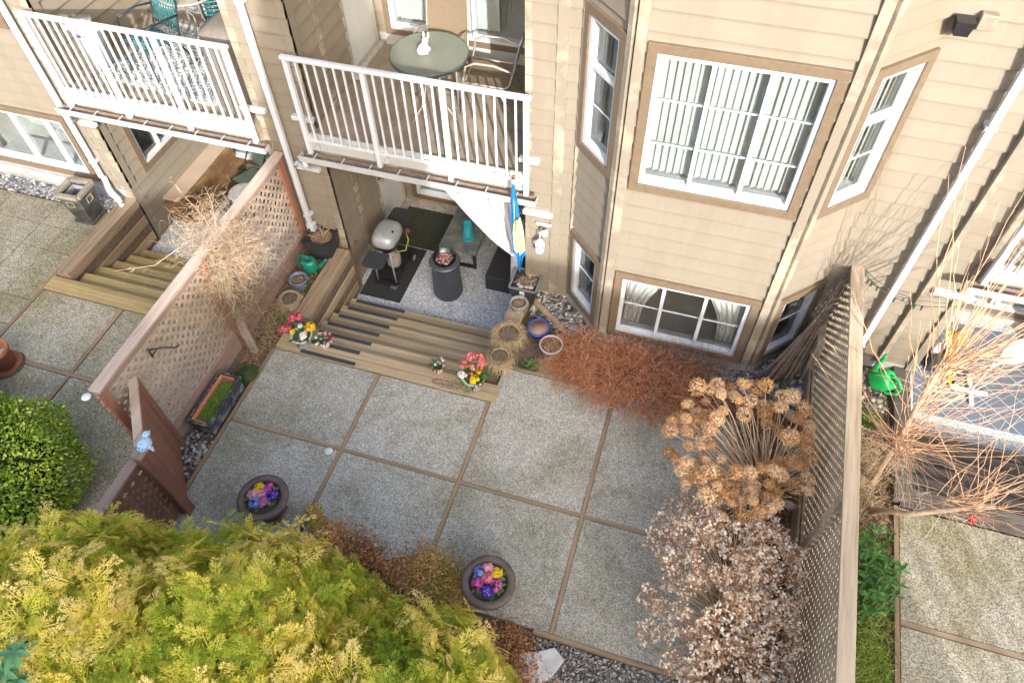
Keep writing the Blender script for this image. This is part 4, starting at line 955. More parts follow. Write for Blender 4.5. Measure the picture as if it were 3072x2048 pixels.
# long window box with moss
r = thing('window_box', 'long black planter with orange liner and bright green moss beside the long red fence', 'planter', (-4.56, 3.22, .0), .0)
m = MB(); 
for x0, x1, y0, y1 in ((-.125, -.105, -.33, .33), (.105, .125, -.33, .33), (-.105, .105, -.33, -.31), (-.105, .105, .31, .33)): m.box(x0, x1, y0, y1, .0, .21)
m.box(-.105, .105, -.31, .31, 0, .02); m.box(-.135, .135, -.345, -.33, .17, .215); m.box(-.135, .135, .33, .345, .17, .215); m.box(-.14, -.125, -.34, .34, .17, .215); m.box(.125, .14, -.34, .34, .17, .215)
m.build('planter_body', mat('chipped_black', (.03, .035, .04), (.05, .055, .06), 8, 5, .7, c3=(.30, .30, .29), s3=9), r, world=False, bev=.006)
m = MB(); m.box(-.104, -.075, -.305, .305, .12, .205); m.box(-.075, .07, .285, .305, .12, .205); m.box(-.075, .07, -.305, -.29, .12, .19); m.build('liner', mat('orange_liner', (.62, .22, .09), (.5, .18, .08), 8, 3, .6), r, world=False)
m = MB(); m.box(-.075, .10, -.29, .285, .10, .165); m.build('soil', SOIL, r, world=False)
n = 1500; P = np.stack([RNG.uniform(-.07, .09, n), RNG.uniform(-.28, .25, n), np.full(n, .165)], -1); D = np.stack([RNG.normal(0, .5, n), RNG.normal(0, .5, n), np.ones(n)], -1)
V, F, v = strands(P, D, RNG.uniform(.015, .05, n), .3, .0022, 3, .05); arrmesh('moss', V, F, v, MOSS, r, False)
for q in range(4):
    m = MB(); x, y = U(-.06, .06), U(-.1, .28); m.tube([(x, y, .16), (x + U(-.03, .03), y + U(-.03, .03), .36)], .002, 4); m.build('stem', mat('dry_stem', (.4, .3, .2)), r, world=False)
r = thing('moss_mound', 'round green mossy cushion behind the long black planter', 'plant', (-4.50, 3.72, -.03))
n = 900; d = sphere_dirs(n, 0, 1); P = d * np.array([.13, .12, .10]); V, F, v = strands(P, d, .025, .2, .002, 2, .05); V2 = (V, F, v); arrmesh('moss', V, F, v, leafmat('dull_moss', [(0, (.03, .05, .01)), (1, (.15, .20, .05))], .8), r, False)
m = MB(); m.blob((0, 0, 0), (.128, .118, .098), 14, 8, .03); m.build('mound', mat('moss_base', (.05, .08, .02)), r, world=False, smooth=True)
# terracotta pot with saucer, left
r = thing('terracotta_pot', 'terracotta pot standing in a saucer at the left edge', 'flower pot', (-7.33, 3.03, 0), group=PG)
m = MB(); m.lathe([(.10, .0), (.175, .005), (.19, .045), (.178, .045), (.165, .02), (.02, .02)], n=36); m.build('saucer', TERRA, r, world=False, smooth=True)
m = MB(); m.lathe([(.09, .022), (.115, .03), (.145, .25), (.16, .255), (.165, .32), (.148, .32), (.142, .25), (.125, .14), (.01, .13)], n=36); m.build('pot_body', TERRA, r, world=False, smooth=True)
m = MB(); m.lathe([(.0, .145), (.125, .145), (.13, .16), (.115, .165), (.0, .168)], n=30); m.build('dish', mat('old_white', (.6, .58, .58)), r, world=False, smooth=True)
m = MB(); m.lathe([(.12, -.0), (.21, .0), (.205, .012), (.15, .012)], n=36); m.build('base_tray', mat('tray_dark', (.10, .09, .07)), r, world=False, smooth=True)
# square stone planter, left
r = thing('square_planter', 'dark square planter with a worn stone rim and a plastic insert by the left window', 'planter', (-7.97, 5.50, 0), .06)
m = MB(); m.taper((0, 0), .16, .15, 0, .035); m.hollow((0, 0), .125, .175, .035, .50, .03, soil=.12); m.build('planter_body', mat('stone_black', (.06, .062, .058), (.035, .036, .034), 9, 5, .6, .2, c3=(.14, .13, .11), s3=7), r, world=False, bev=.005)
m = MB()
for a, b_ in (((-1, -1), (1, -1)), ((1, -1), (1, 1)), ((1, 1), (-1, 1)), ((-1, 1), (-1, -1))): m.beam((a[0] * .168 + a[0] * .0, a[1] * .168, .50), (b_[0] * .168, b_[1] * .168, .50), .066, .05)
m.build('rim', mat('stone_rim', (.24, .21, .16), (.15, .13, .10), 10, 5, .8, .2), r, world=False, bev=.006)
for s_ in (0, 1, 2, 3):
    m = MB(); a = PI / 2 * s_; c_, n_ = math.cos(a), math.sin(a)
    f = lambda o, t, z: (o * c_ - t * n_, o * n_ + t * c_, z)
    m.beam(f(.178, -.05, .41), f(.178, .05, .41), .012, .012); m.beam(f(.170, -.05, .32), f(.170, .05, .32), .012, .012); m.beam(f(.176, -.05, .32), f(.178, -.05, .41), .012, .012); m.beam(f(.176, .05, .32), f(.178, .05, .41), .012, .012); m.build('panel_moulding', MATS['stone_rim'], r, world=False)
m = MB(); m.hollow((0, 0), .10, .115, .30, .46, .006, soil=.1); m.build('insert', mat('plastic_insert', (.22, .23, .27)), r, world=False)

# ============================================================ THE CENTRAL SUNKEN PATIO
mt = MB(); mt.box(-4.16, -3.545, 5.80, 6.85, G, G + .010); tag(mt.build('rubber_mat', MATM, bev=.003), 'front black mat under the feet of the grill', 'mat', 'black mats on the patio')
mt = MB(); mt.box(-4.18, -3.30, 6.87, 7.66, G, G + .014); tag(mt.build('rubber_mat', mat('coarse_mat', (.018, .022, .016), (.06, .07, .05), 55, 5, .9, .8)), 'coarse black doormat below the sliding door beside the coffee table', 'mat', 'black mats on the patio')
gr = thing('gas_grill', 'portable gas grill with a silver lid on a black wheeled cart', 'grill', (-3.84, 6.32, G))
def superloft(mb, c, rows, n=40, p=3.2):   # rows: (hx, hy, z)
    vs = []
    for hx, hy, z in rows:
        for i in range(n):
            a = 2 * PI * i / n; ca, sa = math.cos(a), math.sin(a)
            vs.append((c[0] + hx * math.copysign(abs(ca) ** (2 / p), ca), c[1] + hy * math.copysign(abs(sa) ** (2 / p), sa), c[2] + z))
    k = len(rows); mb.add(vs, [(r * n + i, r * n + (i + 1) % n, (r + 1) * n + (i + 1) % n, (r + 1) * n + i) for r in range(k - 1) for i in range(n)] + [tuple(range(n))[::-1], tuple((k - 1) * n + i for i in range(n))])
b = MB(); superloft(b, (-3.84, 6.33, 0), [(.165, .225, -.06), (.178, .238, -.05), (.176, .235, .0), (.165, .222, .05), (.14, .19, .088), (.09, .13, .108), (.03, .05, .114)]); b.build('lid', GALV, gr, smooth=True)
b = MB(); superloft(b, (-3.84, 6.33, 0), [(.12, .16, -.19), (.15, .20, -.14), (.165, .225, -.075), (.165, .225, -.062)]); b.build('cook_box', BLACKM, gr, smooth=True)
for y0, y1, sg in ((5.74, 6.03, 1), (6.64, 6.92, -1)):
    b = MB(); xs = [-3.98, -3.93, -3.73, -3.68] if sg > 0 else [-3.99, -3.94, -3.74, -3.69]
    ye, yi = (y0, y1) if sg > 0 else (y1, y0)
    vs = []
    for z in (-.075, -.05): vs += [(xs[0], yi, z), (xs[0], ye + sg * .03, z), (xs[1], ye, z), (xs[2], ye, z), (xs[3], ye + sg * .03, z), (xs[3], yi, z)]
    b.add(vs, [(0, 1, 2, 3, 4, 5), (11, 10, 9, 8, 7, 6)] + [(i, i + 6, (i + 1) % 6 + 6, (i + 1) % 6) for i in range(6)]); b.build('side_shelf', mat('shelf_black', (.045, .05, .055), (.035, .038, .042), 20, 3, .4), gr, bev=.006)
b = MB(); b.tube([(-3.665, 6.19, -.045), (-3.635, 6.21, -.03), (-3.635, 6.45, -.03), (-3.665, 6.47, -.045)], .010, 8); b.build('lid_handle', BLACKM, gr, smooth=True)
b = MB(); b.tube([(-3.735, 6.30, .085), (-3.725, 6.30, .10)], [.022, .020], 16); b.build('thermometer', BLACKM, gr)
for x, y in ((-3.98, 6.08), (-3.70, 6.08), (-3.98, 6.58), (-3.70, 6.58)):
    b = MB(); b.tube([(x + (.02 if x < -3.8 else -.01), y, -.09), (x, y, G + .05)], .011, 8); b.build('leg', GALV if y < 6.3 else BLACKM, gr, smooth=True)
b = MB(); b.box(-4.02, -3.68, 6.03, 6.10, G + .03, G + .065); b.box(-3.99, -3.69, 6.10, 6.58, G + .10, G + .115); b.build('bottom_shelf', BLACKM, gr, bev=.004)
b = MB(); b.box(-3.77, -3.67, 6.00, 6.07, G + .012, G + .05); b.build('foot', mat('foot_grey', (.10, .12, .15)), gr, bev=.006)
for x in (-4.00, -3.655):
    b = MB(); b.tube([(x - .016, 6.60, G + .08), (x + .016, 6.60, G + .08)], .068, 22); w_ = b.build('wheel', BLACKM, gr, smooth=False); b = MB(); b.tube([(x + .017, 6.60, G + .08), (x + .021, 6.60, G + .08)], .045, 18); b.build('hub', GALV, w_)
b = MB(); b.lathe([(.0, 0), (.08, .005), (.10, .04), (.10, .20), (.08, .25), (.04, .265), (.04, .30), (.0, .30)], (-3.83, 6.36, G + .13), 24); b.build('gas_bottle', mat('bottle_grey', (.30, .29, .25), (.22, .21, .19)), gr, smooth=True)
b = MB(); b.tube([(-3.80, 6.34, G + .42), (-3.70, 6.28, G + .50), (-3.62, 6.36, -.28), (-3.60, 6.46, -.16), (-3.64, 6.5, -.1)], .008, 6); b.build('hose', mat('hose_yellow', (.35, .36, .06)), gr, smooth=True)
for k in range(2):
    b = MB(); b.blob((-3.78 + .05 * k, 6.22 - .03 * k, -.24 - .03 * k), (.018, .012, .008), 8, 4, 0); b.build('knob', mat('red_knob', (.6, .02, .03)), gr)
b = MB(); b.tube([(-3.62, 6.50, -.03), (-3.60, 6.52, -.07)], [.03, .02], 12); b.build('regulator', mat('regulator_red', (.25, .06, .05), None, 6, 2, .3), gr)

fp = thing('fire_pit', 'round dark woven gas fire pit filled with red brown lava rock', 'fire pit', (-2.965, 6.19, G))
b = MB(); b.lathe([(.185, 0), (.196, .02), (.194, .20), (.182, .56), (.19, .60)], n=48); b.build('base', mat('weave_slate', (.035, .042, .055), (.025, .03, .04), 40, 3, .45), fp, world=False, smooth=True)
b = MB()
for sg in (-1, 1):
    for i in range(36):
        a0 = 2 * PI * i / 36; pts = []
        for k in range(7):
            t = k / 6; z = .03 + .53 * t; r_ = (.199 - .016 * t); a = a0 + sg * t * .75; pts.append((r_ * math.cos(a), r_ * math.sin(a), z))
        b.tube(pts, .0045, 4, caps=False)
b.build('weave', mat('weave_slate_light', (.085, .10, .125), None, 20, 2, .4), fp, world=False)
b = MB(); b.lathe([(.18, .60), (.205, .61), (.21, .632), (.20, .645), (.125, .645), (.122, .62), (.118, .60), (.02, .60)], n=48); b.build('top', mat('slate_top', (.085, .095, .105), (.07, .078, .088), 12, 4, .35), fp, world=False, smooth=False)
b = MB(); b.lathe([(.150, .645), (.150, .72), (.147, .72), (.147, .645)], n=48); b.build('wind_guard', CLEARP, fp, world=False, smooth=True)
T = np.array([(math.cos(a) * (1 if k else .4), math.sin(a) * (1 if k else .4), (.6 if k == 0 else -.3)) for k in (0, 1) for a in np.arange(0, 2 * PI, PI / 2)]); F = np.array([(i, (i + 1) % 4, (i + 1) % 4 + 4, i + 4) for i in range(4)] + [(0, 1, 2, 3)])
n = 260; a = RNG.uniform(0, 2 * PI, n); q = np.sqrt(RNG.random(n)) * .115; P = np.stack([q * np.cos(a), q * np.sin(a), RNG.uniform(.64, .662, n)], -1); D = sphere_dirs(n)
V, Ff, v = scatter(T, F, np.zeros(8), axes(D, sphere_dirs(n), RNG.uniform(.007, .013, n)), P, RNG.random(n), 0); arrmesh('lava_rock', V, Ff, v, leafmat('lava', [(0, (.22, .09, .07)), (.5, (.60, .32, .27)), (1, (.85, .62, .55))], .9), fp, False)

ct = thing('coffee_table', 'grey stone topped coffee table with black loop legs', 'table', (-2.97, 7.04, G))
b = MB(); b.box(-3.245, -2.695, 6.65, 7.50, -.42, -.35); b.build('tabletop', mat('grey_slate_glass', (.17, .185, .175), (.10, .115, .11), 5, 7, .28, .05, c3=(.25, .26, .24), s3=9), ct, bev=.006)
for y in (6.72, 7.42):
    b = MB()
    for p_, q_ in (((-3.19, y, -.42), (-3.19, y, G + .02)), ((-2.75, y, -.42), (-2.75, y, G + .02)), ((-3.21, y, G + .02), (-2.73, y, G + .02))): b.beam(p_, q_, .04, .04, up=(0, 1, 0))
    b.build('leg', BLACKM, ct, bev=.003)
tl = thing('candle_lantern', 'turquoise ribbed metal lantern on the coffee table', 'lantern', (-2.885, 6.90, -.35))
TQ = mat('turquoise_enamel', (.02, .38, .46), (.02, .33, .40), 8, 2, .3)
b = MB(); b.lathe([(.0, 0), (.084, 0), (.084, .014), (.078, .016), (.0, .012)], n=32); b.build('base', TQ, tl, world=False)
b = MB()
for i in range(20):
    a = 2 * PI * i / 20; b.beam((.081 * math.cos(a), .081 * math.sin(a), .01), (.050 * math.cos(a), .050 * math.sin(a), .28), .013, .004, up=(math.cos(a), math.sin(a), .1))
b.build('ribs', TQ, tl, world=False)
b = MB(); b.lathe([(.048, .27), (.053, .27), (.053, .285), (.048, .285)], n=32); b.build('top_ring', TQ, tl, world=False)
b = MB(); b.lathe([(.0, .012), (.036, .012), (.036, .20), (.0, .20)], n=24); b.build('candle_glass', mat('candle_white', (.75, .75, .70), None, 5, 2, .4), tl, world=False, smooth=True)
ot = thing('storage_ottoman', 'black woven storage ottoman with a flat charcoal cushion behind the curtain', 'ottoman', (-2.24, 6.7, G))
b = MB(); b.box(-2.47, -2.00, 6.39, 7.04, G, -.53); b.build('wicker_body', BLKPL, ot, bev=.005)
b = MB()
for i in range(14): z = G + .012 + i * .0148; b.box(-2.474, -1.996, 6.386, 6.392, z, z + .008); b.box(-2.476, -2.468, 6.39, 7.04, z, z + .008)
b.build('weave', MATS['weave_black'], ot)
b = MB(); b.box(-2.48, -1.99, 6.38, 7.05, -.53, -.47); b.build('cushion', mat('charcoal_cushion', (.045, .04, .042), (.035, .032, .034), 60, 3, .95, .2), ot, bev=.015)
# curtain: gathered sideways from the beam
cu = thing('patio_curtain', 'white striped outdoor curtain tied back below the balcony gutter', 'curtain', (-2.3, 6.02, 1.4))
def curtain_sheet():
    n, rows = 90, 26; vs = []
    for r in range(rows + 1):
        t = r / rows
        for i in range(n + 1):
            s_ = i / n
            x0, z0 = -2.80 + s_ * .88, 1.36 - .035 * abs(math.sin(s_ * PI * 2.5)) ** .7
            x1 = -1.985 + s_ * .10; z1 = .50 - .0 * s_
            e = t ** 1.0; sag = .10 * math.sin(PI * t) * (1 - s_)
            x = x0 + (x1 - x0) * (e * (1 - .12 * math.sin(PI * t))) ; z = z0 + (z1 + .28 * (1 - s_) * 0 - z0) * t - sag * .3
            y = 6.00 + .020 * math.sin(s_ * 44) * (1 - .3 * t) + .012 * math.sin(s_ * 17 + t * 3)
            vs.append((x, y, z))
    return vs, [(r * (n + 1) + i, r * (n + 1) + i + 1, (r + 1) * (n + 1) + i + 1, (r + 1) * (n + 1) + i) for r in range(rows) for i in range(n)], n, rows
def striped():
    m, t, b = newmat('curtain_stripe'); a = N(t, 'Attribute'); a.attribute_name = 'var'
    f = N(t, 'Math', operation='MULTIPLY'); f.inputs[1].default_value = 9; t.links.new(a.outputs['Fac'], f.inputs[0])
    g = N(t, 'Math', operation='FRACT'); t.links.new(f.outputs[0], g.inputs[0])
    t.links.new(ramp(t, g.outputs[0], [(.90, (.60, .60, .61)), (.93, (.22, .22, .26))]), b.inputs['Base Color']); b.inputs['Roughness'].default_value = .85
    tr = N(t, 'BsdfTranslucent'); tr.inputs[0].default_value = (.7, .7, .7, 1); mx = N(t, 'MixShader'); mx.inputs[0].default_value = .2
    t.links.new(b.outputs[0], mx.inputs[1]); t.links.new(tr.outputs[0], mx.inputs[2]); t.links.new(mx.outputs[0], t.nodes['Material Output'].inputs[0]); return m
CS = striped(); vs, fs, n_, rows_ = curtain_sheet()
arrmesh('curtain_panel', np.array(vs), np.array(fs), np.array([i / n_ for r in range(rows_ + 1) for i in range(n_ + 1)]), CS, cu, smooth=True)
vs = []; n_, rows_ = 40, 16
for r in range(rows_ + 1):
    t = r / rows_; rr = .045 + .035 * t
    for i in range(n_ + 1):
        a = 2 * PI * i / n_; q = rr * (1 + .22 * math.sin(a * 9)); vs.append((-1.93 + q * math.cos(a) * .8 - .01 * t, 6.02 + q * math.sin(a) * .7 + .05 * t, .50 - .80 * t))
arrmesh('curtain_tail', np.array(vs), np.array([(r * (n_ + 1) + i, r * (n_ + 1) + i + 1, (r + 1) * (n_ + 1) + i + 1, (r + 1) * (n_ + 1) + i) for r in range(rows_) for i in range(n_)]), np.array([(i / n_) for r in range(rows_ + 1) for i in range(n_ + 1)]), CS, cu, smooth=True)
b = MB(); b.lathe([(.052, .0), (.058, .01), (.052, .03)], (-1.93, 6.02, .48), 20); b.build('tie_band', CURT, cu)
b = MB(); b.tube([(-2.86, 6.0, 1.415), (-1.80, 6.0, 1.415)], .008, 6); b.build('curtain_rod', BLACKM, cu)
# flag on an angled pole fixed to the balcony post
fg = thing('flag', 'furled blue and yellow flag with a blue tail on a pole at the balcony corner', 'flag', (-1.80, 5.68, 1.95))
b = MB(); b.tube([(-1.79, 5.60, 2.02), (-1.795, 5.62, 1.2), (-1.79, 5.66, .60)], .008, 8); b.build('pole', mat('pole_grey', (.5, .5, .5)), fg, smooth=True)
b = MB(); b.blob((-1.79, 5.60, 2.05), (.022, .022, .028), 12, 8, 0); b.build('finial', BRASS, fg, smooth=True)
def flagpart(name, col, zs, m_):
    vs = []; n = 28
    for z, x0, x1, y in zs:
        for i in range(n + 1):
            s_ = i / n; vs.append((x0 + (x1 - x0) * s_, y + .020 * math.sin(s_ * 15 + z * 4) + .010 * math.sin(s_ * 31), z + .02 * math.sin(s_ * 9)))
    k = len(zs); b = MB(); b.add(vs, [(r * (n + 1) + i, r * (n + 1) + i + 1, (r + 1) * (n + 1) + i + 1, (r + 1) * (n + 1) + i) for r in range(k - 1) for i in range(n)]); b.build(name, m_, fg, smooth=True)
FB = mat('flag_blue', (.01, .20, .50), (.01, .17, .44), 9, 2, .7); FY = mat('flag_yellow', (.70, .60, .28), (.64, .54, .24), 9, 2, .7)
flagpart('blue_stripe', 0, [(1.95, -1.80, -1.785, 5.59), (1.82, -1.815, -1.765, 5.59), (1.65, -1.825, -1.74, 5.60), (1.50, -1.83, -1.735, 5.605), (1.40, -1.825, -1.76, 5.61), (1.10, -1.82, -1.78, 5.62), (.90, -1.815, -1.785, 5.63)], FB)
flagpart('yellow_stripe', 0, [(1.50, -1.765, -1.72, 5.585), (1.42, -1.79, -1.70, 5.58), (1.30, -1.80, -1.685, 5.585), (1.15, -1.795, -1.67, 5.59), (1.02, -1.79, -1.665, 5.60), (.95, -1.765, -1.70, 5.61)], FY)
flagpart('blue_tail', 0, [(1.02, -1.79, -1.68, 5.63), (.95, -1.80, -1.655, 5.63), (.86, -1.79, -1.70, 5.64), (.72, -1.775, -1.725, 5.65), (.60, -1.76, -1.74, 5.66)], FB)
# white bird bracket lantern on the pier
ln = thing('hanging_lantern', 'white metal lantern hanging from a bird bracket on the pier', 'lantern', (-1.53, YW, 1.1))
b = MB(); b.box(-1.63, -1.45, YW - .05, YW - .03, 1.16, 1.185); b.build('wall_bar', WHITE, ln)
b = MB(); b.blob((-1.50, 5.84, 1.11), (.035, .05, .045), 14, 9, .05); b.blob((-1.52, 5.80, 1.16), (.022, .024, .024), 12, 8, 0); b.build('bird_bracket', WHITE, ln, smooth=True)
b = MB(); b.tube([(-1.555, 5.93, 1.12), (-1.56, 5.86, 1.13), (-1.55, 5.79, 1.09), (-1.555, 5.80, 1.04)], .007, 6); b.build('hook', WHITE, ln, smooth=True)
b = MB(); b.lathe([(.0, .0), (.02, -.01), (.065, -.07), (.062, -.08), (.0, -.075)], (-1.555, 5.81, 1.04), 6); b.build('roof', WHITE, ln)
b = MB()
for i in range(6): a = PI / 3 * i; b.beam((-1.555 + .055 * math.cos(a), 5.81 + .055 * math.sin(a), .965), (-1.555 + .045 * math.cos(a), 5.81 + .045 * math.sin(a), .845), .009, .009)
b.lathe([(.05, .835), (.052, .85), (.0, .85)], (-1.555, 5.81, 0), 6); b.lathe([(.001, .79), (.012, .81), (.045, .835), (.0, .835)], (-1.555, 5.81, 0), 6); b.build('cage', WHITE, ln)

# ============================================================ RIGHT BALCONY FURNITURE
TAUPE = mat('taupe_sling', (.17, .13, .085), (.14, .105, .068), 70, 3, .85, .1); SILV = mat('satin_grey_metal', (.42, .39, .34), None, 12, 2, .4, metal=.4)
tb = thing('round_table', 'round frosted glass table on the balcony deck', 'table', (-3.06, 6.66, DK))
def frosted():
    m, t, b = newmat('frosted_glass'); t.links.new(ramp(t, noise(t, coords(t), 3, 4), [(.3, (.30, .33, .26)), (.7, (.36, .385, .31))]), b.inputs['Base Color']); b.inputs['Roughness'].default_value = .22
    tr = N(t, 'BsdfTransparent'); tr.inputs[0].default_value = (.5, .56, .48, 1); mx = N(t, 'MixShader'); mx.inputs[0].default_value = .48; t.links.new(b.outputs[0], mx.inputs[1]); t.links.new(tr.outputs[0], mx.inputs[2]); t.links.new(mx.outputs[0], t.nodes['Material Output'].inputs[0]); return m
b = MB(); b.lathe([(.0, .700), (.42, .700), (.425, .706), (.42, .712), (.0, .712)], n=64); b.build('tabletop', frosted(), tb, world=False)
b = MB(); b.lathe([(.415, .675), (.430, .675), (.432, .712), (.424, .714), (.42, .70)], n=64); b.build('edge_band', mat('edge_dark', (.06, .08, .08), None, 9, 2, .3), tb, world=False, smooth=True)
for i in range(4):
    a = PI / 4 + .35 + PI / 2 * i; c_, s_ = math.cos(a), math.sin(a)
    b = MB(); b.tube([(.36 * c_, .36 * s_, .69), (.14 * c_, .14 * s_, .50), (.10 * c_, .10 * s_, .35), (.17 * c_, .17 * s_, .15), (.36 * c_, .36 * s_, .01)], .011, 8); b.build('leg', SILV, tb, world=False, smooth=True)
b = MB(); b.tube([(.10 * math.cos(2 * PI * i / 16), .10 * math.sin(2 * PI * i / 16), .36) for i in range(17)], .008, 6); b.build('leg_ring', SILV, tb, world=False, smooth=True)
rb = thing('rabbit_figurine', 'white rabbit figurine with flowers on the round glass table', 'figurine', (-3.10, 6.62, DK + .712))
CER = mat('white_ceramic', (.82, .80, .77), (.76, .73, .70), 20, 3, .35)
b = MB(); b.blob((0, 0, .06), (.062, .068, .06), 18, 12, .02); b.blob((-.005, -.05, .05), (.045, .035, .03), 14, 8, .02); b.build('body', CER, rb, world=False, smooth=True)
b = MB(); b.blob((0, .06, .12), (.036, .034, .034), 14, 9, .02); b.build('head', CER, rb, world=False, smooth=True)
for x in (-.018, .02):
    b = MB(); b.blob((x * 1.4, .095, .165), (.011, .018, .034), 10, 7, 0); b.build('ear', CER, rb, world=False, smooth=True)
for i in range(9):
    a = 2 * PI * i / 9; b = MB(); b.blob((.062 * math.cos(a), .01 + .06 * math.sin(a), .05 + U(-.03, .05)), (.016, .016, .014), 8, 5, .1); b.build('flower', CER, rb, world=False, smooth=True)
def sling_chair(loc, rz, label, fabric=TAUPE, fr=SILV, grp='sling patio chairs on the balcony'):
    r = thing('patio_chair', label, 'chair', loc, rz, group=grp)
    b = MB(); n = 14; vs = []; prof = [(.26, .40), (.20, .415), (.0, .39), (-.18, .37), (-.24, .40), (-.29, .55), (-.34, .75), (-.38, .93), (-.40, 1.0)]
    for y, z in prof:
        for i in range(n + 1):
            s_ = i / n * 2 - 1; wd = .235 if z < .5 else .235 - .03 * max(0, (z - .85) / .15) ** 2
            vs.append((wd * s_, y, z - .015 * (1 - s_ * s_)))
    k = len(prof); f = [(r_ * (n + 1) + i, r_ * (n + 1) + i + 1, (r_ + 1) * (n + 1) + i + 1, (r_ + 1) * (n + 1) + i) for r_ in range(k - 1) for i in range(n)]
    b.add(vs, f[:4 * n]); b.build('seat', fabric, r, world=False, smooth=True)
    b = MB(); b.add(vs, f[4 * n:]); b.build('backrest', fabric, r, world=False, smooth=True)
    for sx in (-1, 1):
        x = .25 * sx
        b = MB(); b.tube([(x, .26, .41), (x, .0, .385), (x, -.20, .37), (x, -.25, .41), (x, -.30, .58), (x * .98, -.36, .85), (x * .9, -.405, 1.0)], .012, 8); b.build('side_rail', fr, r, world=False, smooth=True)
        b = MB(); b.tube([(x * 1.12, .30, .0), (x * 1.1, .27, .40), (x * 1.1, .22, .62), (x * 1.1, .12, .665), (x * 1.12, -.10, .655), (x * 1.08, -.24, .60), (x, -.31, .57)], .0135, 8); b.build('armrest', fr, r, world=False, smooth=True)
        b = MB(); b.tube([(x, -.10, .37), (x * 1.1, -.32, .0)], .012, 8); b.build('leg', fr, r, world=False, smooth=True)
    b = MB(); b.tube([(-.25, .25, .39), (.25, .25, .39)], .010, 6); b.tube([(-.26, .2, .18), (.26, .2, .18)], .008, 6); b.build('stretcher', fr, r, world=False, smooth=True)
    return r
sling_chair((-3.12, 7.10, DK), PI + .04, 'taupe sling chair behind the round glass table, seat under the table edge')
sling_chair((-2.46, 6.95, DK), PI / 2 + .12, 'taupe sling chair against the right balcony wall, facing the round table')

# ============================================================ LEFT BALCONY AND LEFT PATIO
def rugmat(name, base, line, sc, dist=1.5):
    m, t, b = newmat(name); wv = N(t, 'TexWave'); wv.wave_type = 'RINGS'; wv.inputs['Scale'].default_value = sc; wv.inputs['Distortion'].default_value = dist; wv.inputs['Detail'].default_value = 1.0; wv.inputs['Detail Scale'].default_value = 4
    t.links.new(coords(t), wv.inputs['Vector']); t.links.new(ramp(t, wv.outputs['Fac'], [(.40, line), (.55, base)]), b.inputs['Base Color']); b.inputs['Roughness'].default_value = .95; return m
r = thing('outdoor_rug', 'grey and white patterned outdoor rug on the left balcony', 'rug', (-6.35, 6.75, DK), -.10)
b = MB(); b.box(-.82, .80, -.62, .62, .002, .010); b.build('rug_field', rugmat('rug_grey', (.50, .52, .52), (.13, .16, .18), 5, 9), r, world=False)
b = MB()
for x0, x1, y0, y1 in ((-.88, .86, -.68, -.62), (-.88, .86, .62, .68), (-.88, -.82, -.62, .62), (.80, .86, -.62, .62)): b.box(x0, x1, y0, y1, .002, .011)
b.build('rug_border', mat('rug_border_grey', (.42, .45, .44), None, 40, 2, .95), r, world=False)
TEAL = leafmat('teal_strap', [(0, (.01, .13, .14)), (1, (.05, .34, .36))], .4)
def strap_chair(loc, rz, label):
    fr = mat('dark_teal_metal', (.015, .035, .045), None, 9, 2, .35)
    r = thing('strap_chair', label, 'chair', loc, rz); n = 9
    for nm, q0, q1 in (('seat', (.24, .40), (-.20, .37)), ('backrest', (-.24, .42), (-.38, .95))):
        b = MB()
        for i in range(n):
            t = (i + .5) / n; y = q0[0] + (q1[0] - q0[0]) * t; z = q0[1] + (q1[1] - q0[1]) * t; b.tube([(-.24, y, z), (-.1, y, z - .01), (.1, y, z - .01), (.24, y, z)], .009, 5)
            x = -.22 + .44 * t; b.tube([(x, q0[0], q0[1]), (x, q1[0], q1[1])], .009, 5)
        b.build(nm, mat('teal_strap_m', (.02, .13, .15), (.015, .10, .11), 12, 2, .4) if nm == 'seat' else mat('teal_strap_b', (.03, .17, .19), (.02, .12, .13), 12, 2, .4), r, world=False, smooth=True)
    for sx in (-1, 1):
        x = .25 * sx; b = MB(); b.tube([(x, .26, 0), (x, .25, .41), (x, -.22, .38), (x, -.40, .98)], .013, 8); b.build('side_rail', fr, r, world=False, smooth=True)
        b = MB(); b.tube([(x, .22, .40), (x * 1.1, .16, .64), (x * 1.1, -.1, .65), (x, -.30, .62)], .012, 8); b.build('armrest', fr, r, world=False, smooth=True)
        b = MB(); b.tube([(x, -.15, .38), (x, -.33, 0)], .012, 8); b.build('leg', fr, r, world=False, smooth=True)
    return r
strap_chair((-6.62, 6.55, DK), PI - .35, 'teal strap chair with its back to the left balcony rail')
strap_chair((-6.05, 7.35, DK), .6, 'teal strap chair by the back wall of the left balcony')
t_ = thing('glass_table', 'clear glass table with grey curved legs on the left balcony', 'table', (-6.35, 7.15, DK))
b = MB(); b.lathe([(0, .70), (.36, .70), (.36, .71), (0, .71)], n=40); b.build('tabletop', GLASS, t_, world=False)
b = MB(); b.lathe([(.355, .69), (.37, .69), (.37, .715), (.355, .715)], n=40); b.build('edge_band', SILV, t_, world=False, smooth=True)
for i in range(4):
    a = PI / 2 * i + .3; c_, s_ = math.cos(a), math.sin(a); b = MB(); b.tube([(.33 * c_, .33 * s_, .69), (.12 * c_, .12 * s_, .45), (.12 * c_, .12 * s_, .3), (.34 * c_, .34 * s_, .01)], .012, 8); b.build('leg', mat('grey_iron', (.22, .22, .2), None, 9, 2, .4), t_, world=False, smooth=True)
for k in range(5):
    b = MB(); b.blob((U(-.2, .2), U(-.2, .2), .74), (.03, .03, .03), 8, 6, .2); b.build('ornament', mat('ornament_%s' % ['red', 'pale', 'ochre'][k % 3], [(.5, .05, .03), (.6, .6, .55), (.45, .3, .1)][k % 3]), t_, world=False, smooth=True)
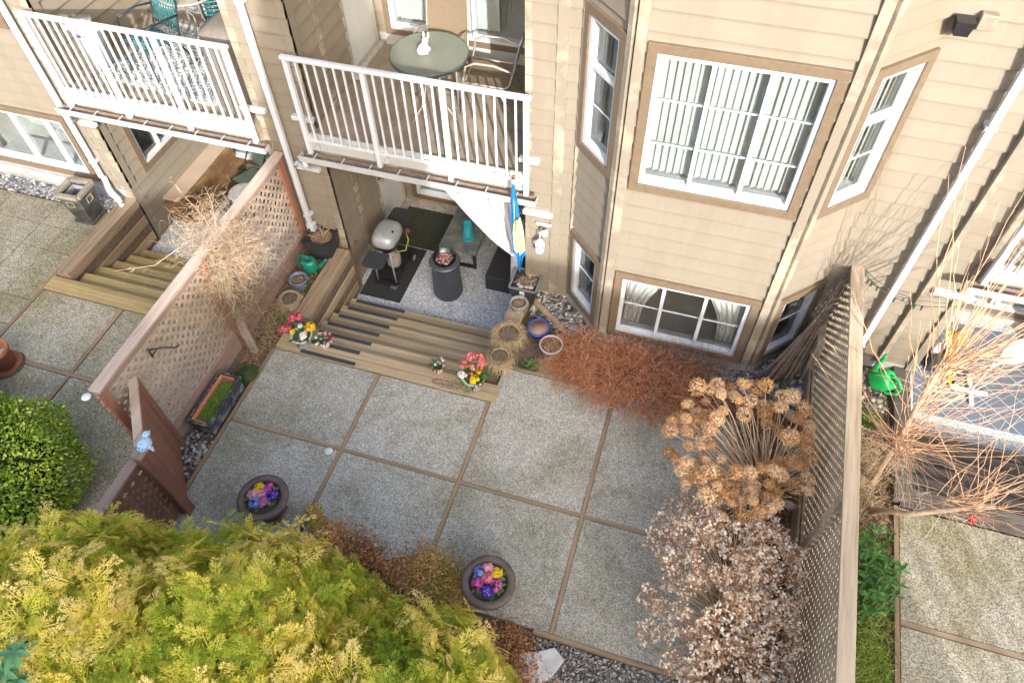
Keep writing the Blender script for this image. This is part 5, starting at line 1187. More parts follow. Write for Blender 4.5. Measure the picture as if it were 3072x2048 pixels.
gc = thing('grill_cover', 'dark taupe cloth cover over a tall box at the right end of the left balcony', 'grill cover', (-5.30, 6.35, DK))
b = MB(); vs = []
for z, hx, hy in ((0, .26, .36), (.3, .25, .35), (.7, .24, .33), (.88, .23, .31), (.93, .12, .2)):
    for i in range(36):
        a = 2 * PI * i / 36; ca, sa = math.cos(a), math.sin(a); q = 1 + (.035 * math.sin(a * 7) if z < .8 else 0) * (1 - z)
        vs.append((hx * q * math.copysign(abs(ca) ** .5, ca), hy * q * math.copysign(abs(sa) ** .5, sa), z))
b.add(vs, [(r_ * 36 + i, r_ * 36 + (i + 1) % 36, (r_ + 1) * 36 + (i + 1) % 36, (r_ + 1) * 36 + i) for r_ in range(4) for i in range(36)] + [tuple(144 + i for i in range(36))])
b.build('cover_cloth', mat('taupe_cloth', (.17, .15, .13), (.13, .115, .10), 30, 4, .9, .2), gc, world=False, smooth=True)
wb = thing('white_bin', 'white round folding bin on thin wire legs at the left end of the left balcony', 'bin', (-7.10, 6.15, DK))
b = MB(); b.lathe([(.0, .22), (.15, .22), (.17, .62), (.175, .63), (.165, .63), (.14, .30), (.0, .29)], n=32, sx=.8); b.build('bucket', WHITE, wb, world=False, smooth=True)
b = MB(); b.lathe([(.0, .64), (.17, .65), (.175, .67), (.0, .68)], (-.10, .02, .04), 32, sx=.8); b.build('bin_lid', WHITE, wb, world=False, smooth=True)
for x in (-.1, .1):
    b = MB(); b.tube([(x, -.1, .24), (x * 1.3, -.13, .0)], .007, 6); b.tube([(x, .1, .24), (x * 1.3, .13, .0)], .007, 6); b.build('leg', BLACKM, wb, world=False)
# bench and left patio
bn = thing('storage_bench', 'long brown timber bench with a pale stone coloured top along the left patio wall', 'bench', (-7.40, 6.4, G))
b = MB()
for k in range(4): b.box(-7.57, -7.19, 6.38, 7.78, G + .11 * k, G + .11 * k + .104)
b.build('timber_base', W_BENCH, bn, bev=.004)
b = MB(); b.box(-7.565, -7.24, 6.36, 7.78, -.31, -.285); b.build('seat', mat('bench_top', (.42, .33, .26), (.37, .29, .225), 5, 4, .6), bn, bev=.004)
b = MB(); b.box(-7.578, -7.545, 6.40, 7.78, -.285, -.08); b.build('backrest', W_BENCH, bn, bev=.004)
b = MB(); b.box(-7.19, -7.02, 6.42, 7.78, G, G + .20); b.build('step_board', W_BENCH, bn, bev=.006)
r = thing('outdoor_rug', 'navy and white striped rug under the green chair on the left patio', 'rug', (-6.3, 7.1, G), .0)
b = MB(); b.mi = 0
for i in range(14): b.mi = i % 2; b.box(-.62 + i * .085, -.62 + i * .085 + .083, -.45, .5, .001, .008)
b.build('rug_field', [mat('navy', (.01, .03, .09), None, 9, 2, .9), mat('rug_white', (.5, .52, .52), None, 9, 2, .9)], r, world=False)
fc = thing('folding_chair', 'green cloth folding chair half hidden by the long red fence', 'chair', (-6.48, 7.12, G), 2.7)
b = MB(); b.tube([(-.21, -.2, .44), (.21, -.2, .44), (.21, .2, .46), (-.21, .2, .46)] + [(-.21, -.2, .44)], .012, 6); b.build('seat_frame', BLACKM, fc, world=False)
b = MB(); b.box(-.20, .20, -.2, .2, .445, .452); b.build('seat', mat('sage_cloth', (.16, .24, .18), (.13, .20, .15), 40, 3, .9), fc, world=False)
b = MB(); b.add([(-.2, -.22, .55), (.2, -.22, .55), (.2, -.27, .84), (-.2, -.27, .84)], [(0, 1, 2, 3)]); b.build('backrest', MATS['sage_cloth'], fc, world=False)
for sx in (-1, 1):
    b = MB(); b.tube([(.21 * sx, .25, 0), (.21 * sx, -.27, .86)], .011, 6); b.build('leg', BLACKM, fc, world=False); b = MB(); b.tube([(.21 * sx, -.25, 0), (.21 * sx, .2, .46)], .011, 6); b.build('leg', BLACKM, fc, world=False)
st = thing('side_table', 'small round glass side table beside the green folding chair', 'table', (-6.42, 6.80, G))
b = MB(); b.lathe([(0, .46), (.20, .46), (.20, .468), (0, .468)], n=36); b.build('tabletop', glassmat('pale_glass', (.72, .80, .78), .15), st, world=False)
b = MB(); b.lathe([(.195, .45), (.208, .45), (.208, .472), (.195, .472)], n=36); b.build('edge_band', mat('edge_white', (.7, .72, .72)), st, world=False, smooth=True)
for i in range(3):
    a = 2 * PI * i / 3; b = MB(); b.tube([(.18 * math.cos(a), .18 * math.sin(a), .455), (.20 * math.cos(a), .20 * math.sin(a), 0)], .009, 6); b.build('leg', MATS['edge_white'], st, world=False)

# ============================================================ RIGHT SUNKEN PATIO
r = thing('outdoor_rug', 'large blue grey rug with a white diamond lattice on the right patio', 'rug', (4.15, 6.75, G), 0)
b = MB(); b.box(-.95, .9, -.78, .82, .001, .008); b.build('rug_field', mat('rug_slate', (.14, .17, .21), (.11, .13, .17), 40, 3, .95), r, world=False)
b = MB(); 
for sg in (-1, 1):
    k = -1.6
    while k < 1.7:
        lo, hi = max(-.78, (-.95 - k) * sg if sg > 0 else -(.9 - k)), min(.82, (.9 - k) if sg > 0 else -(-.95 - k))
        if hi - lo > .05: b.beam((k + sg * lo, lo, .0095 + .0012 * sg), (k + sg * hi, hi, .0095 + .0012 * sg), .014, .003)
        k += .27
b.build('lattice_pattern', mat('rug_line', (.34, .37, .40), None, 9, 2, .95), r, world=False)
pf = thing('pedestal_fan', 'white pedestal stand with an oval frosted head on the right patio rug', 'fan', (3.86, 6.46, G))
b = MB(); b.box(-.24, .20, -.03, .03, .01, .04); b.box(-.03, .03, -.22, .26, .01, .038); b.build('base', WHITE, pf, world=False, bev=.006)
b = MB(); b.tube([(0, 0, .03), (0, 0, .72)], .018, 10); b.tube([(0, 0, .5), (0, 0, .72)], .028, 12); b.build('pole', WHITE, pf, world=False, smooth=True)
b = MB(); b.blob((.14, .02, .86), (.16, .035, .24), 20, 12, 0); b.build('head', mat('frosted_white', (.60, .60, .55), (.5, .5, .46), 14, 3, .3), pf, world=False, smooth=True)
b = MB(); b.beam((0, 0, .66), (.12, .0, .80), .10, .05); b.build('neck', WHITE, pf, world=False, bev=.008)
br = thing('broom', 'yellow striped pole leaning by the right patio wall', 'broom', (3.3, 6.4, G))
b = MB(); b.mi = 0; p0, p1 = Vector((3.62, 6.50, G + .03)), Vector((3.28, 6.60, .10)); b.tube([p0, p1], .020, 8); b.mi = 1
b.tube([p0 + Vector((.012, -.014, 0)), p1 + Vector((.012, -.014, 0))], .010, 6); b.build('pole', [mat('lime_yellow', (.62, .70, .03), None, 5, 2, .5), mat('olive_line', (.2, .25, .03))], br)
b = MB(); b.beam((3.60, 6.44, G + .02), (3.66, 6.56, G + .02), .06, .04); b.build('head', BLACKM, br)
og = thing('garden_ornament', 'orange and white ornament against the right patio wall', 'ornament', (3.44, 6.75, G))
b = MB(); b.blob((.04, 0, .55), (.10, .05, .22), 12, 9, .06); b.build('body', mat('orange_paint', (.50, .19, .03), (.30, .11, .02), 14, 4, .6), og, world=False, smooth=True)
b = MB(); b.blob((-.10, -.04, .42), (.06, .05, .13), 12, 9, .15); b.build('bloom', CER, og, world=False, smooth=True)
b = MB(); b.taper((0, 0), .11, .10, 0, .34); b.build('plinth', BLKPL, og, world=False, bev=.01)

# ============================================================ PLANTS
FR = [frond_t(random.choice((6, 7, 8)), 2) for _ in range(8)]
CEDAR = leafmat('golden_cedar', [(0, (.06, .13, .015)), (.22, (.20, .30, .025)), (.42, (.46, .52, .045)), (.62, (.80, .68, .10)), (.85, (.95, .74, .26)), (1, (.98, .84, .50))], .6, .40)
def crown_pts(c, R, n, jit=.06):
    """points and outward normals over an ellipsoid crown (upper part mostly), lumpy"""
    d = sphere_dirs(n, -.35, 1); ph = RNG.uniform(0, 6, 6)
    lump = 1 + .10 * np.sin(d[:, 0] * 7 + ph[0]) * np.sin(d[:, 1] * 6 + ph[1]) + .05 * np.sin(d[:, 2] * 9 + d[:, 0] * 5 + ph[2]) + RNG.normal(0, jit, n)
    return np.array(c) + d * np.array(R) * lump[:, None], nrm(d / np.array(R))
def cedar(c, R, label, n, seed_lift=.5):
    root = thing('golden_cedar', label, 'cedar', (c[0], c[1], -.05), group='golden cedars along the bottom of the patio')
    b = MB(); b.tube([(c[0], c[1], -.1), (c[0] + .03, c[1], c[2] * .6), (c[0], c[1], c[2] + R[2] * .6)], [.07, .05, .02], 10); b.build('trunk', BARK, root, smooth=True)
    gs = []
    for lay, (sc, nn, ln) in enumerate(((.78, int(n * .25), .22), (.90, int(n * .35), .20), (.97, int(n * .9), .185), (1.01, int(n * .22), .20))):
        P, No = crown_pts(c, tuple(q * sc for q in R), nn, .04)
        rand = RNG.normal(0, 1, (nn, 3)); tang = nrm(np.cross(No, rand))
        D = nrm(tang * .8 + No * .45 + np.array([0, 0, .30])); Nn_ = nrm(No + RNG.normal(0, .30, (nn, 3)))
        cl = .5 + .5 * np.sin(P[:, 0] * 5.3 + 1.2) * np.sin(P[:, 1] * 6.1 + P[:, 2] * 3.1); iv = np.clip(.20 + .50 * cl + RNG.normal(0, .22, nn) - (.24, .14, .03, -.42)[lay] , 0, 1)  # outermost sprays made paler: sunlit tips put into the colour
        L_ = RNG.uniform(.6, 1.25, nn) * ln
        for k in range(8):
            q = np.arange(nn) % 8 == k; T, F, tv = FR[k]
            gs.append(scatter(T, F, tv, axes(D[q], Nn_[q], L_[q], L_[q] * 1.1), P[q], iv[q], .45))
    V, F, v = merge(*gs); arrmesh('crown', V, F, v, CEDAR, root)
cedar((-3.45, .50, .98), (1.02, .86, 1.40), 'large golden cedar at the left, below the red corner fence', 5800)
cedar((-2.30, .52, .98), (1.02, 1.08, 1.45), 'middle golden cedar between the two bronze urns', 5800)
cedar((-1.12, .34, .85), (.88, 1.10, 1.32), 'right hand golden cedar beside the white stepping stones', 5200)
def leafball(name, label, cat, c, R, n, size, m, inner, wd=.55, group=None):
    root = thing(name, label, cat, (c[0], c[1], -.05), group=group); P, No = crown_pts(c, R, n, .045)
    D = nrm(No * .7 + RNG.normal(0, .6, (n, 3))); hi = np.clip(.45 + RNG.normal(0, .2, n) + .18 * np.sin(P[:, 0] * 9) * np.sin(P[:, 1] * 8), 0, 1)
    leaves('crown', root, P, D, No + RNG.normal(0, .5, (n, 3)), size, m, wd, .3, quad_t(wd), hi)
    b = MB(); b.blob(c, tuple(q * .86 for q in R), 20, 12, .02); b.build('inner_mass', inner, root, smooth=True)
    b = MB(); b.tube([(c[0], c[1], -.1), (c[0], c[1], c[2])], .04, 8); b.build('trunk', BARK, root); return root
BOX = leafmat('boxwood_leaf', [(0, (.05, .11, .01)), (.4, (.19, .33, .02)), (.7, (.48, .58, .06)), (1, (.76, .76, .16))], .45, .12, spec=.5)
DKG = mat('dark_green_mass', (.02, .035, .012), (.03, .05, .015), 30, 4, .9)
leafball('boxwood_ball', 'clipped round green boxwood at the left, behind the golden cedars', 'boxwood', (-6.20, 1.50, .45), (.95, .92, .70), 20000, .044, BOX, DKG)
leafball('boxwood_ball', 'small clipped boxwood cut by the left edge of the frame', 'boxwood', (-7.55, 2.45, .30), (.42, .42, .42), 5000, .046, BOX, DKG)
RHO = leafmat('rhododendron_leaf', [(0, (.03, .10, .03)), (.5, (.08, .22, .08)), (1, (.20, .38, .14))], .4, .08, spec=.5)
def rhodo(c, label, k=16, s=.17, sp=.42):
    root = thing('rhododendron', label, 'rhododendron', (c[0], c[1], 0), group='rhododendrons under the cedars'); gP = []; gD = []; gN = []; b = MB()
    for i in range(k):
        e = Vector((c[0] + U(-sp, sp), c[1] + U(-sp, sp) * .7, c[2] + U(-.25, .12))); b.tube([(c[0], c[1], c[2] - .9), ((c[0] + e.x) / 2, (c[1] + e.y) / 2, c[2] - .4), tuple(e)], [.014, .01, .006], 6)
        m_ = random.randint(8, 11); a0 = U(0, 6)
        for j in range(m_): a = a0 + 2 * PI * j / m_; gP.append(tuple(e)); gD.append((math.cos(a), math.sin(a), U(-.05, .35))); gN.append((U(-.2, .2), U(-.2, .2), 1))
    leaves('foliage', root, np.array(gP), np.array(gD), np.array(gN), s, RHO, .34, .5); b.build('branches', BARK, root, smooth=True)
rhodo((-3.50, .10, 2.44), 'blue green rhododendron rosettes in the bottom left corner', 26, .11, .34)
rhodo((-2.75, -.10, 2.20), 'broad leaved rhododendron poking from under the cedars at the bottom edge', 12, .14, .40)
rhodo((-1.95, -.02, 2.38), 'single rhododendron shoot at the bottom edge below the middle cedar', 6, .13, .28)
# creeping ground cover along the cedars
GC = leafmat('ground_cover_leaf', [(0, (.14, .08, .035)), (.35, (.46, .22, .09)), (.62, (.78, .42, .20)), (.8, (.54, .42, .09)), (1, (.30, .42, .06))], .7, .15)
def cover(name, label, path, n, wid, m, size, hgt, kind='stuff', tilt=.6):
    pts = np.array(path); k = RNG.integers(0, len(pts) - 1, n); t = RNG.random(n)[:, None]; P = pts[k] * (1 - t) + pts[k + 1] * t
    rr = RNG.normal(0, .5, (n, 2)) * wid; h_ = np.clip(hgt * (1 - (np.linalg.norm(rr, axis=1) / (wid * 1.4)) ** 2), .01, None) * RNG.uniform(.3, 1.1, n)
    lump = .6 + .5 * np.sin(P[:, 0] * 11 + rr[:, 0] * 9) * np.sin(P[:, 1] * 13)
    P = np.column_stack([P + rr * (.75 + .5 * np.sin(P[:, :1] * 7)), h_ * lump + .0]); d = sphere_dirs(n, .0, 1)
    iv = np.clip(.5 + .28 * np.sin(P[:, 0] * 4 + 1) + RNG.normal(0, .18, n), 0, 1)
    T, F, tv = quad_t(.6); V, F, v = scatter(T, F, tv, axes(d, np.tile([0, 0, 1.], (n, 1)) + RNG.normal(0, tilt, (n, 3)), RNG.uniform(.6, 1.4, n) * size), P, iv, .15)
    o = arrmesh(name, V, F, v, m); tag(o, label, name.replace('_', ' '), kind=kind); return o
cover('ground_cover', 'rust and green creeping ground cover between the slabs and the golden cedars', [(-2.98, 2.38), (-2.75, 2.16), (-2.4, 2.05), (-2.1, 2.02), (-1.85, 2.04), (-1.62, 2.12), (-1.4, 2.02), (-1.25, 1.85), (-1.05, 1.68), (-.8, 1.55), (-.55, 1.45)], 21000, .25, GC, .030, .17)
cover('ground_cover', 'patchy creeping ground cover around the white stepping stones', [(-.75, 1.85), (-.55, 1.75), (-.45, 1.40), (-.3, 1.15), (.0, 1.1), (.2, 1.2)], 5000, .10, GC, .018, .04)
# rust coloured twiggy shrub
def twigshrub(name, label, c, R, n, ln, m, hgt=.0, rad=.0018, droop=.6, k=6, wig=.10, cat='shrub', stems=True, up_=.25, up2=1.1):
    root = thing(name, label, cat, (c[0], c[1], 0)); a = RNG.uniform(0, 2 * PI, n); q = np.sqrt(RNG.random(n))
    P = np.stack([c[0] + R[0] * q * np.cos(a) * .85, c[1] + R[1] * q * np.sin(a) * .85, c[2] + RNG.uniform(0, R[2], n) * (1 - .5 * q ** 2)], -1)
    D = np.stack([np.cos(a) * q + RNG.normal(0, .7, n), np.sin(a) * q + RNG.normal(0, .7, n), RNG.uniform(up_ - .3, up2, n)], -1)
    V, F, v = strands(P, D, RNG.uniform(.4, 1, n) * ln, droop, rad, k, wig); arrmesh('twigs', V, F, v, m, root)
    return root
twigshrub('cotoneaster', 'wide rust coloured leafless shrub spilling onto the slabs under the bay window', (-.08, 4.88, .0), (1.04, .48, .30), 2300, .36, RUST, droop=.40, wig=.15, rad=.0032, k=6, up2=1.5)
twigshrub('cotoneaster', 'thin rust coloured shrub end beside the clear plastic pot', (-.86, 5.0, .0), (.34, .36, .20), 560, .34, RUST, droop=.4, wig=.12, rad=.0034, k=6, up2=1.4)
twigshrub('thorn_twigs', 'tangle of thin dark twigs in front of the curtained bay window', (.42, 5.18, .1), (.52, .16, .35), 420, .40, leafmat('dark_twig', [(0, (.10, .06, .05)), (1, (.26, .16, .12))], .8), droop=.4, wig=.10, up2=1.3)
# pebbles and gravel
IC = None
def pebT(n=8, k=4):
    b = MB(); b.blob((0, 0, 0), (.5, .36, .24), n, k, .06); F = np.array([f if len(f) == 4 else tuple(f) + (f[0],) for f in b.f]); return np.array(b.v), F, np.zeros(len(b.v))
PEB = [pebT(), pebT()]
PEBM = leafmat('pebble', [(0, (.06, .065, .07)), (.35, (.17, .165, .155)), (.6, (.26, .235, .20)), (.8, (.38, .35, .31)), (1, (.56, .54, .50))], .6, spec=.4)
def pebbles(name, label, polys, n, s0, s1, z=.0, m=PEBM):
    gs = []
    for (x0, x1, y0, y1, w_) in polys:
        nn = int(n * w_); P = np.stack([RNG.uniform(x0, x1, nn), RNG.uniform(y0, y1, nn), np.full(nn, z) + RNG.uniform(-.012, .012, nn)], -1)
        a = RNG.uniform(0, 2 * PI, nn); D = np.stack([np.cos(a), np.sin(a), RNG.normal(0, .15, nn)], -1)
        T, F, tv = PEB[0]; gs.append(scatter(T, F, tv, axes(D, np.tile([0, 0, 1.], (nn, 1)) + RNG.normal(0, .15, (nn, 3)), RNG.uniform(s0, s1, nn)), P, RNG.random(nn), 0))
    V, F, v = merge(*gs); o = arrmesh(name, V, F, v, m, smooth=True); tag(o, label, 'pebbles', kind='stuff')
pebbles('pebble_bed', 'grey round pebbles along the foundation left of the bay', [(-1.60, -1.15, 5.50, 5.95, .35), (-1.20, -.62, 5.10, 5.55, .4), (-1.3, -.95, 5.4, 5.75, .25)], 620, .04, .085, -.02)
pebbles('pebble_bed', 'grey round pebbles between the bay and the tan fence', [(.55, 1.68, 5.02, 5.40, .55), (1.05, 1.70, 5.38, 5.72, .3), (1.35, 1.72, 5.6, 5.93, .15)], 1100, .035, .075, -.03)
pebbles('pebble_bed', 'blue grey pebbles along the foundation of the left window', [(-11, -7.72, 5.66, 5.92, 1)], 3000, .03, .065, -.02, leafmat('blue_pebble', [(0, (.08, .09, .10)), (.4, (.22, .23, .24)), (.7, (.36, .36, .36)), (1, (.62, .61, .58))], .6))
pebbles('pebble_bed', 'scattered stones at the foot of the slanting red fence', [(-4.75, -4.42, 2.35, 2.90, 1)], 170, .03, .075, -.03)
pebbles('gravel', 'fine mixed gravel below the right slabs', [(-.45, .9, 1.2, 1.88, .7), (.3, 1.65, 1.4, 1.88, .3)], 9000, .012, .032, -.035)
litter('dead_leaves', None, (-4.6, 4.8, -.03), .20, .95, 1500, .026, LITTER); tag(bpy.data.objects['dead_leaves'], 'brown leaf litter on the bed behind the long red fence', 'leaf litter', kind='stuff')
litter('bed_litter', None, (1.35, 3.4, -.03), .42, 2.0, 3600, .030, LITTER); tag(bpy.data.objects['bed_litter'], 'brown leaf litter under the hydrangeas', 'leaf litter', kind='stuff')
litter('path_litter', None, (2.3, 3.0, -.035), .40, 2.6, 2600, .028, LITTER); tag(bpy.data.objects['path_litter'], 'brown leaf litter in the strip right of the tan fence', 'leaf litter', kind='stuff')
for c, n, rx, ry, lb in (((-4.60, 4.5, -.02), 500, .16, .5, 'dry and green weeds at the foot of the long red fence'), ((-4.55, 5.0, -.02), 260, .14, .35, 'straw coloured weeds between the blue grey pot and the fence')):
    r = thing('weeds', lb, 'weeds', (c[0], c[1], 0), kind='stuff')
    P = np.stack([c[0] + RNG.normal(0, rx / 1.6, n), c[1] + RNG.normal(0, ry / 1.6, n), np.full(n, c[2])], -1); P[:, 0] = np.clip(P[:, 0], -4.73, -4.40); D = sphere_dirs(n, .2, 1); V, F, v = strands(P, D, RNG.uniform(.06, .20, n), .8, .0022, 5, .08); arrmesh('blades', V, F, v, STRAW, r)
    rosette(r, (c[0], c[1] + .1, c[2]), .16, 90, .035, up_=.8, world=True)
# leaf crumbs on slabs
n = 260; P = np.stack([RNG.uniform(-4.3, 1.3, n), RNG.uniform(1.6, 4.6, n), np.full(n, .004)], -1); P = P[(P[:, 0] > -.2) | (P[:, 1] < 4.1)]; n = len(P)
T, F, tv = bitsT(); V, F, v = scatter(T, F, tv, axes(nrm(RNG.normal(0, 1, (n, 3)) * [1, 1, 0]), np.tile([0, 0, 1.], (n, 1)), RNG.uniform(.004, .014, n)), P, RNG.random(n), 0); o = arrmesh('leaf_crumbs', V, F, v, LITTER); tag(o, 'scattered leaf crumbs on the patio slabs', 'leaf litter', kind='stuff')

# ---- hydrangeas
MOP = leafmat('dried_mophead', [(0, (.30, .15, .055)), (.35, (.62, .36, .15)), (.7, (.88, .63, .36)), (1, (.96, .84, .66))], .8, .38)
def ballmesh(nm, R, n, size, m, tint=0):
    d = sphere_dirs(n, -.75, 1); P = d * np.array(R) * RNG.uniform(.82, 1.08, (n, 1)); nn = nrm(d + RNG.normal(0, .45, (n, 3)))
    T, F, tv = quad_t(.8); V, F, v = scatter(T, F, tv, axes(nrm(np.cross(nn, RNG.normal(0, 1, (n, 3)))), nn, RNG.uniform(.7, 1.2, n) * size), P, np.clip(RNG.normal(.55 + tint, .2, n), 0, 1), .3)
    return V, F, v
STEMM = mat('hydrangea_stem', (.72, .55, .37), (.54, .40, .25), 14, 3, .8)
hy = thing('hydrangea', 'hydrangea with a ring of large tan mopheads and arching bare stems by the pebbles', 'hydrangea', (1.38, 3.86, 0), group='dried hydrangeas along the tan fence')
heads = []
mesh_h = []
for i in range(5):
    V, F, v = ballmesh('h', (.084, .084, .064), 360, .024, MOP, (-.32, -.12, .05, .22, .38)[i]); o = arrmesh('flower_head', V, F, v, MOP, hy, False); mesh_h.append(o)
ring = []
for i in range(400):
    if len(ring) > 96: break
    a = U(0, 2 * PI); q = U(.62, 1.10) if (math.sin(a) > -.2 and math.cos(a) > -.4) else U(.45, 1.12); x, y = .98 + .62 * q * math.cos(a), 3.88 + .68 * q * math.sin(a)
    if x > 1.64: x = 1.6 - U(0, .1)
    if any((x - p[0]) ** 2 + (y - p[1]) ** 2 < .0052 for p in ring) or (x > 1.25 and U(0, 1) < .5): continue
    ring.append((x, y, U(.72, 1.0)))
for (x, y, z) in [(1.50, 4.42, .92), (1.58, 4.28, .85), (1.56, 4.10, .9), (1.46, 4.25, .95)]: ring.append((x, y, z))
sb = MB()
for i, (x, y, z) in enumerate(ring):
    src = mesh_h[i % 5]; o = src if i < 5 else src.copy()
    if i >= 5: C.objects.link(o); o.parent = hy
    o.location = (x - 1.38, y - 3.86, z); s_ = U(.5, .98); o.scale = (s_, s_, s_); o.rotation_euler = (U(-.5, .5), U(-.5, .5), U(0, 6))
    b0 = (1.38 + U(-.10, .06), 3.86 + U(-.12, .12), 0); sb.tube([b0, ((b0[0] * 1.3 + x) / 2.3 + U(-.02, .02), (b0[1] * 1.3 + y) / 2.3, z * .52), ((b0[0] + 3 * x) / 4, (b0[1] + 3 * y) / 4, z * .82), (x, y, z - .03)], [.0055, .005, .004, .003], 5)
for i in range(150):
    a = U(0, 6.3); q = U(.10, .55); x, y = 1.35 + q * math.cos(a), 3.90 + q * math.sin(a); x = min(x, 1.62); sb.tube([(1.38 + U(-.1, .1), 3.86 + U(-.1, .1), 0), (1.38 + (x - 1.38) * .5, 3.88 + (y - 3.88) * .5, .38), (x, y, U(.5, .85))], [.005, .004, .002], 5)
sb.build('stems', STEMM, hy, smooth=True)
WHF = leafmat('white_dried_petal', [(0, (.42, .27, .16)), (.35, (.76, .56, .38)), (.6, (.94, .85, .70)), (1, (.98, .94, .85))], .8, .4)
BRF = leafmat('brown_dried_floret', [(0, (.14, .07, .03)), (.5, (.48, .27, .15)), (1, (.68, .45, .28))], .85, .2)
hy2 = thing('hydrangea', 'hydrangea covered in small white and brown dried florets at the lower right', 'hydrangea', (1.2, 2.55, 0), group='dried hydrangeas along the tan fence')
protos = []
for i in range(6):
    n = 230; a = RNG.uniform(0, 2 * PI, n); q = np.sqrt(RNG.random(n)) * .085; P = np.stack([q * np.cos(a), q * np.sin(a), .012 * np.cos(q * 18) + RNG.normal(0, .010, n)], -1); nn = np.tile([0, 0, 1.], (n, 1)) + RNG.normal(0, .6, (n, 3))
    T, F, tv = quad_t(.7); V, F, v = scatter(T, F, tv, axes(nrm(np.cross(nn, RNG.normal(0, 1, (n, 3)))), nn, RNG.uniform(.008, .016, n)), P, RNG.random(n), .2); o = arrmesh('flower_head', V, F, v, BRF, hy2, False)
    n = 19; a = RNG.uniform(0, 2 * PI, n); q = RNG.uniform(.030, .10, n); P0 = np.stack([q * np.cos(a), q * np.sin(a), RNG.uniform(.0, .035, n)], -1)
    T, F, tv = quad_t(.7); P = P0.repeat(4, 0) + RNG.normal(0, .007, (4 * n, 3)); nn = np.tile([0, 0, 1.], (4 * n, 1)) + RNG.normal(0, .55, (4 * n, 3)); V, F, v = scatter(T, F, tv, axes(nrm(np.cross(nn, RNG.normal(0, 1, (4 * n, 3)))), nn, RNG.uniform(.017, .030, 4 * n)), P, .12 + .88 * RNG.random(4 * n), .15); w_ = arrmesh('petals', V, F, v, WHF, o, False); protos.append(o)
sb = MB(); k = 0; pts = []
for i in range(600):
    if len(pts) >= 98: break
    a = U(0, 2 * PI); q = math.sqrt(random.random()) ; x, y = 1.02 + .66 * q * math.cos(a), 2.56 + 1.08 * q * math.sin(a)
    if x > 1.66 or any((x - p[0]) ** 2 + (y - p[1]) ** 2 < .0075 for p in pts): continue
    pts.append((x, y, .55 + .42 * (1 - q * q) + U(-.08, .08)))
for i, (x, y, z) in enumerate(pts):
    src = protos[i % 6]
    if i < 6: o = src
    else:
        o = src.copy(); C.objects.link(o); o.parent = hy2
        for g in src.children: g2 = g.copy(); C.objects.link(g2); g2.parent = o
    o.location = (x - 1.2, y - 2.55, z); s_ = U(.9, 1.5); o.scale = (s_, s_, s_); o.rotation_euler = (U(-.6, .6), U(-.6, .6), U(0, 6))
    b0 = (1.22 + U(-.12, .12), 2.5 + (y - 2.5) * .35 + U(-.1, .1), 0); sb.tube([b0, ((b0[0] + x) / 2 + U(-.03, .03), (b0[1] + y) / 2, z * .5), (x, y, z - .01)], [.006, .0045, .003], 5)
for i in range(150):
    a = U(0, 6.3); x, y = 1.03 + U(.3, .75) * math.cos(a), 2.45 + U(.4, 1.05) * math.sin(a); x = min(x, 1.68); b0 = (1.2 + U(-.1, .1), 2.5 + (y - 2.5) * .4, 0); sb.tube([b0, ((b0[0] + x) / 2, (b0[1] + y) / 2, .25), (x, y, U(.3, .6))], [.005, .004, .0015], 4)
sb.build('stems', STEMM, hy2, smooth=True)
rosette(hy2, (1.55, 3.05, .3), .08, 14, .04, world=True); 
r = thing('weed', 'bright green weed between the hydrangea mopheads and the tan fence', 'plant', (1.58, 4.38, 0)); rosette(r, (0, 0, .05), .12, 60, .05, world=False, up_=1.2)
r = thing('weed', 'bright green weed at the foot of the leaning branches', 'plant', (1.52, 5.15, 0)); rosette(r, (0, 0, .03), .10, 50, .045, world=False, up_=1.2)

# ---- dry vine on the long red fence
vn = thing('dry_vine', 'bleached leafless vine tangled over the top of the long red fence', 'vine', (-4.78, 4.45, 0))
n = 1150; d = sphere_dirs(n, -.7, 1); q = RNG.random((n, 1)) ** .6; P = np.array([-4.66, 4.38, 1.24]) + d * q * np.array([.20, .46, .34]); P[:, 2] = np.maximum(P[:, 2], .70)
D = nrm(d + RNG.normal(0, .8, (n, 3))); V, F, v = strands(P, D, RNG.uniform(.08, .34, n), .3, .0020, 6, .20); arrmesh('tangle', V, F, v, TWIG, vn)
n = 900; P = np.array([-4.66, 4.25, .75]) + RNG.normal(0, 1, (n, 3)) * np.array([.05, .30, .30]); D = RNG.normal(0, 1, (n, 3)) + np.array([.5, 0, -.4]); V, F, v = strands(P, D, RNG.uniform(.1, .32, n), .5, .0018, 6, .14); arrmesh('trailing_stems', V, F, v, leafmat('brown_twig', [(0, (.16, .10, .06)), (1, (.36, .26, .16))], .8), vn)
def spray(root, pts, r0, nb, bl, m, name='shoot'):
    b = MB(); b.tube(pts, [r0 * (1 - .75 * i / (len(pts) - 1)) for i in range(len(pts))], 6)
    for i in range(nb):
        t = U(.1, 1) * (len(pts) - 1); j = int(min(t, len(pts) - 2)); p = Vector(pts[j]).lerp(Vector(pts[j + 1]), t - j); b.tube(curve_pts(p, (U(-1, 1), U(-1, 1), U(-.3, 1)), U(.3, 1) * bl, -.1, 3, .3), [r0 * .5, r0 * .45, r0 * .35, r0 * .2], 4)
    b.build(name, m, root, smooth=True)
VB = mat('vine_bark', (.50, .38, .26), (.38, .28, .19), 30, 3, .8)
spray(vn, [(-4.78, 4.45, 1.45), (-5.0, 4.60, 1.60), (-5.3, 4.78, 1.58), (-5.6, 4.98, 1.54), (-5.78, 5.10, 1.56)], .007, 12, .10, VB)
spray(vn, [(-4.80, 4.5, 1.5), (-4.92, 4.72, 1.68), (-5.06, 4.86, 1.70), (-5.14, 4.92, 1.72)], .006, 10, .09, VB)
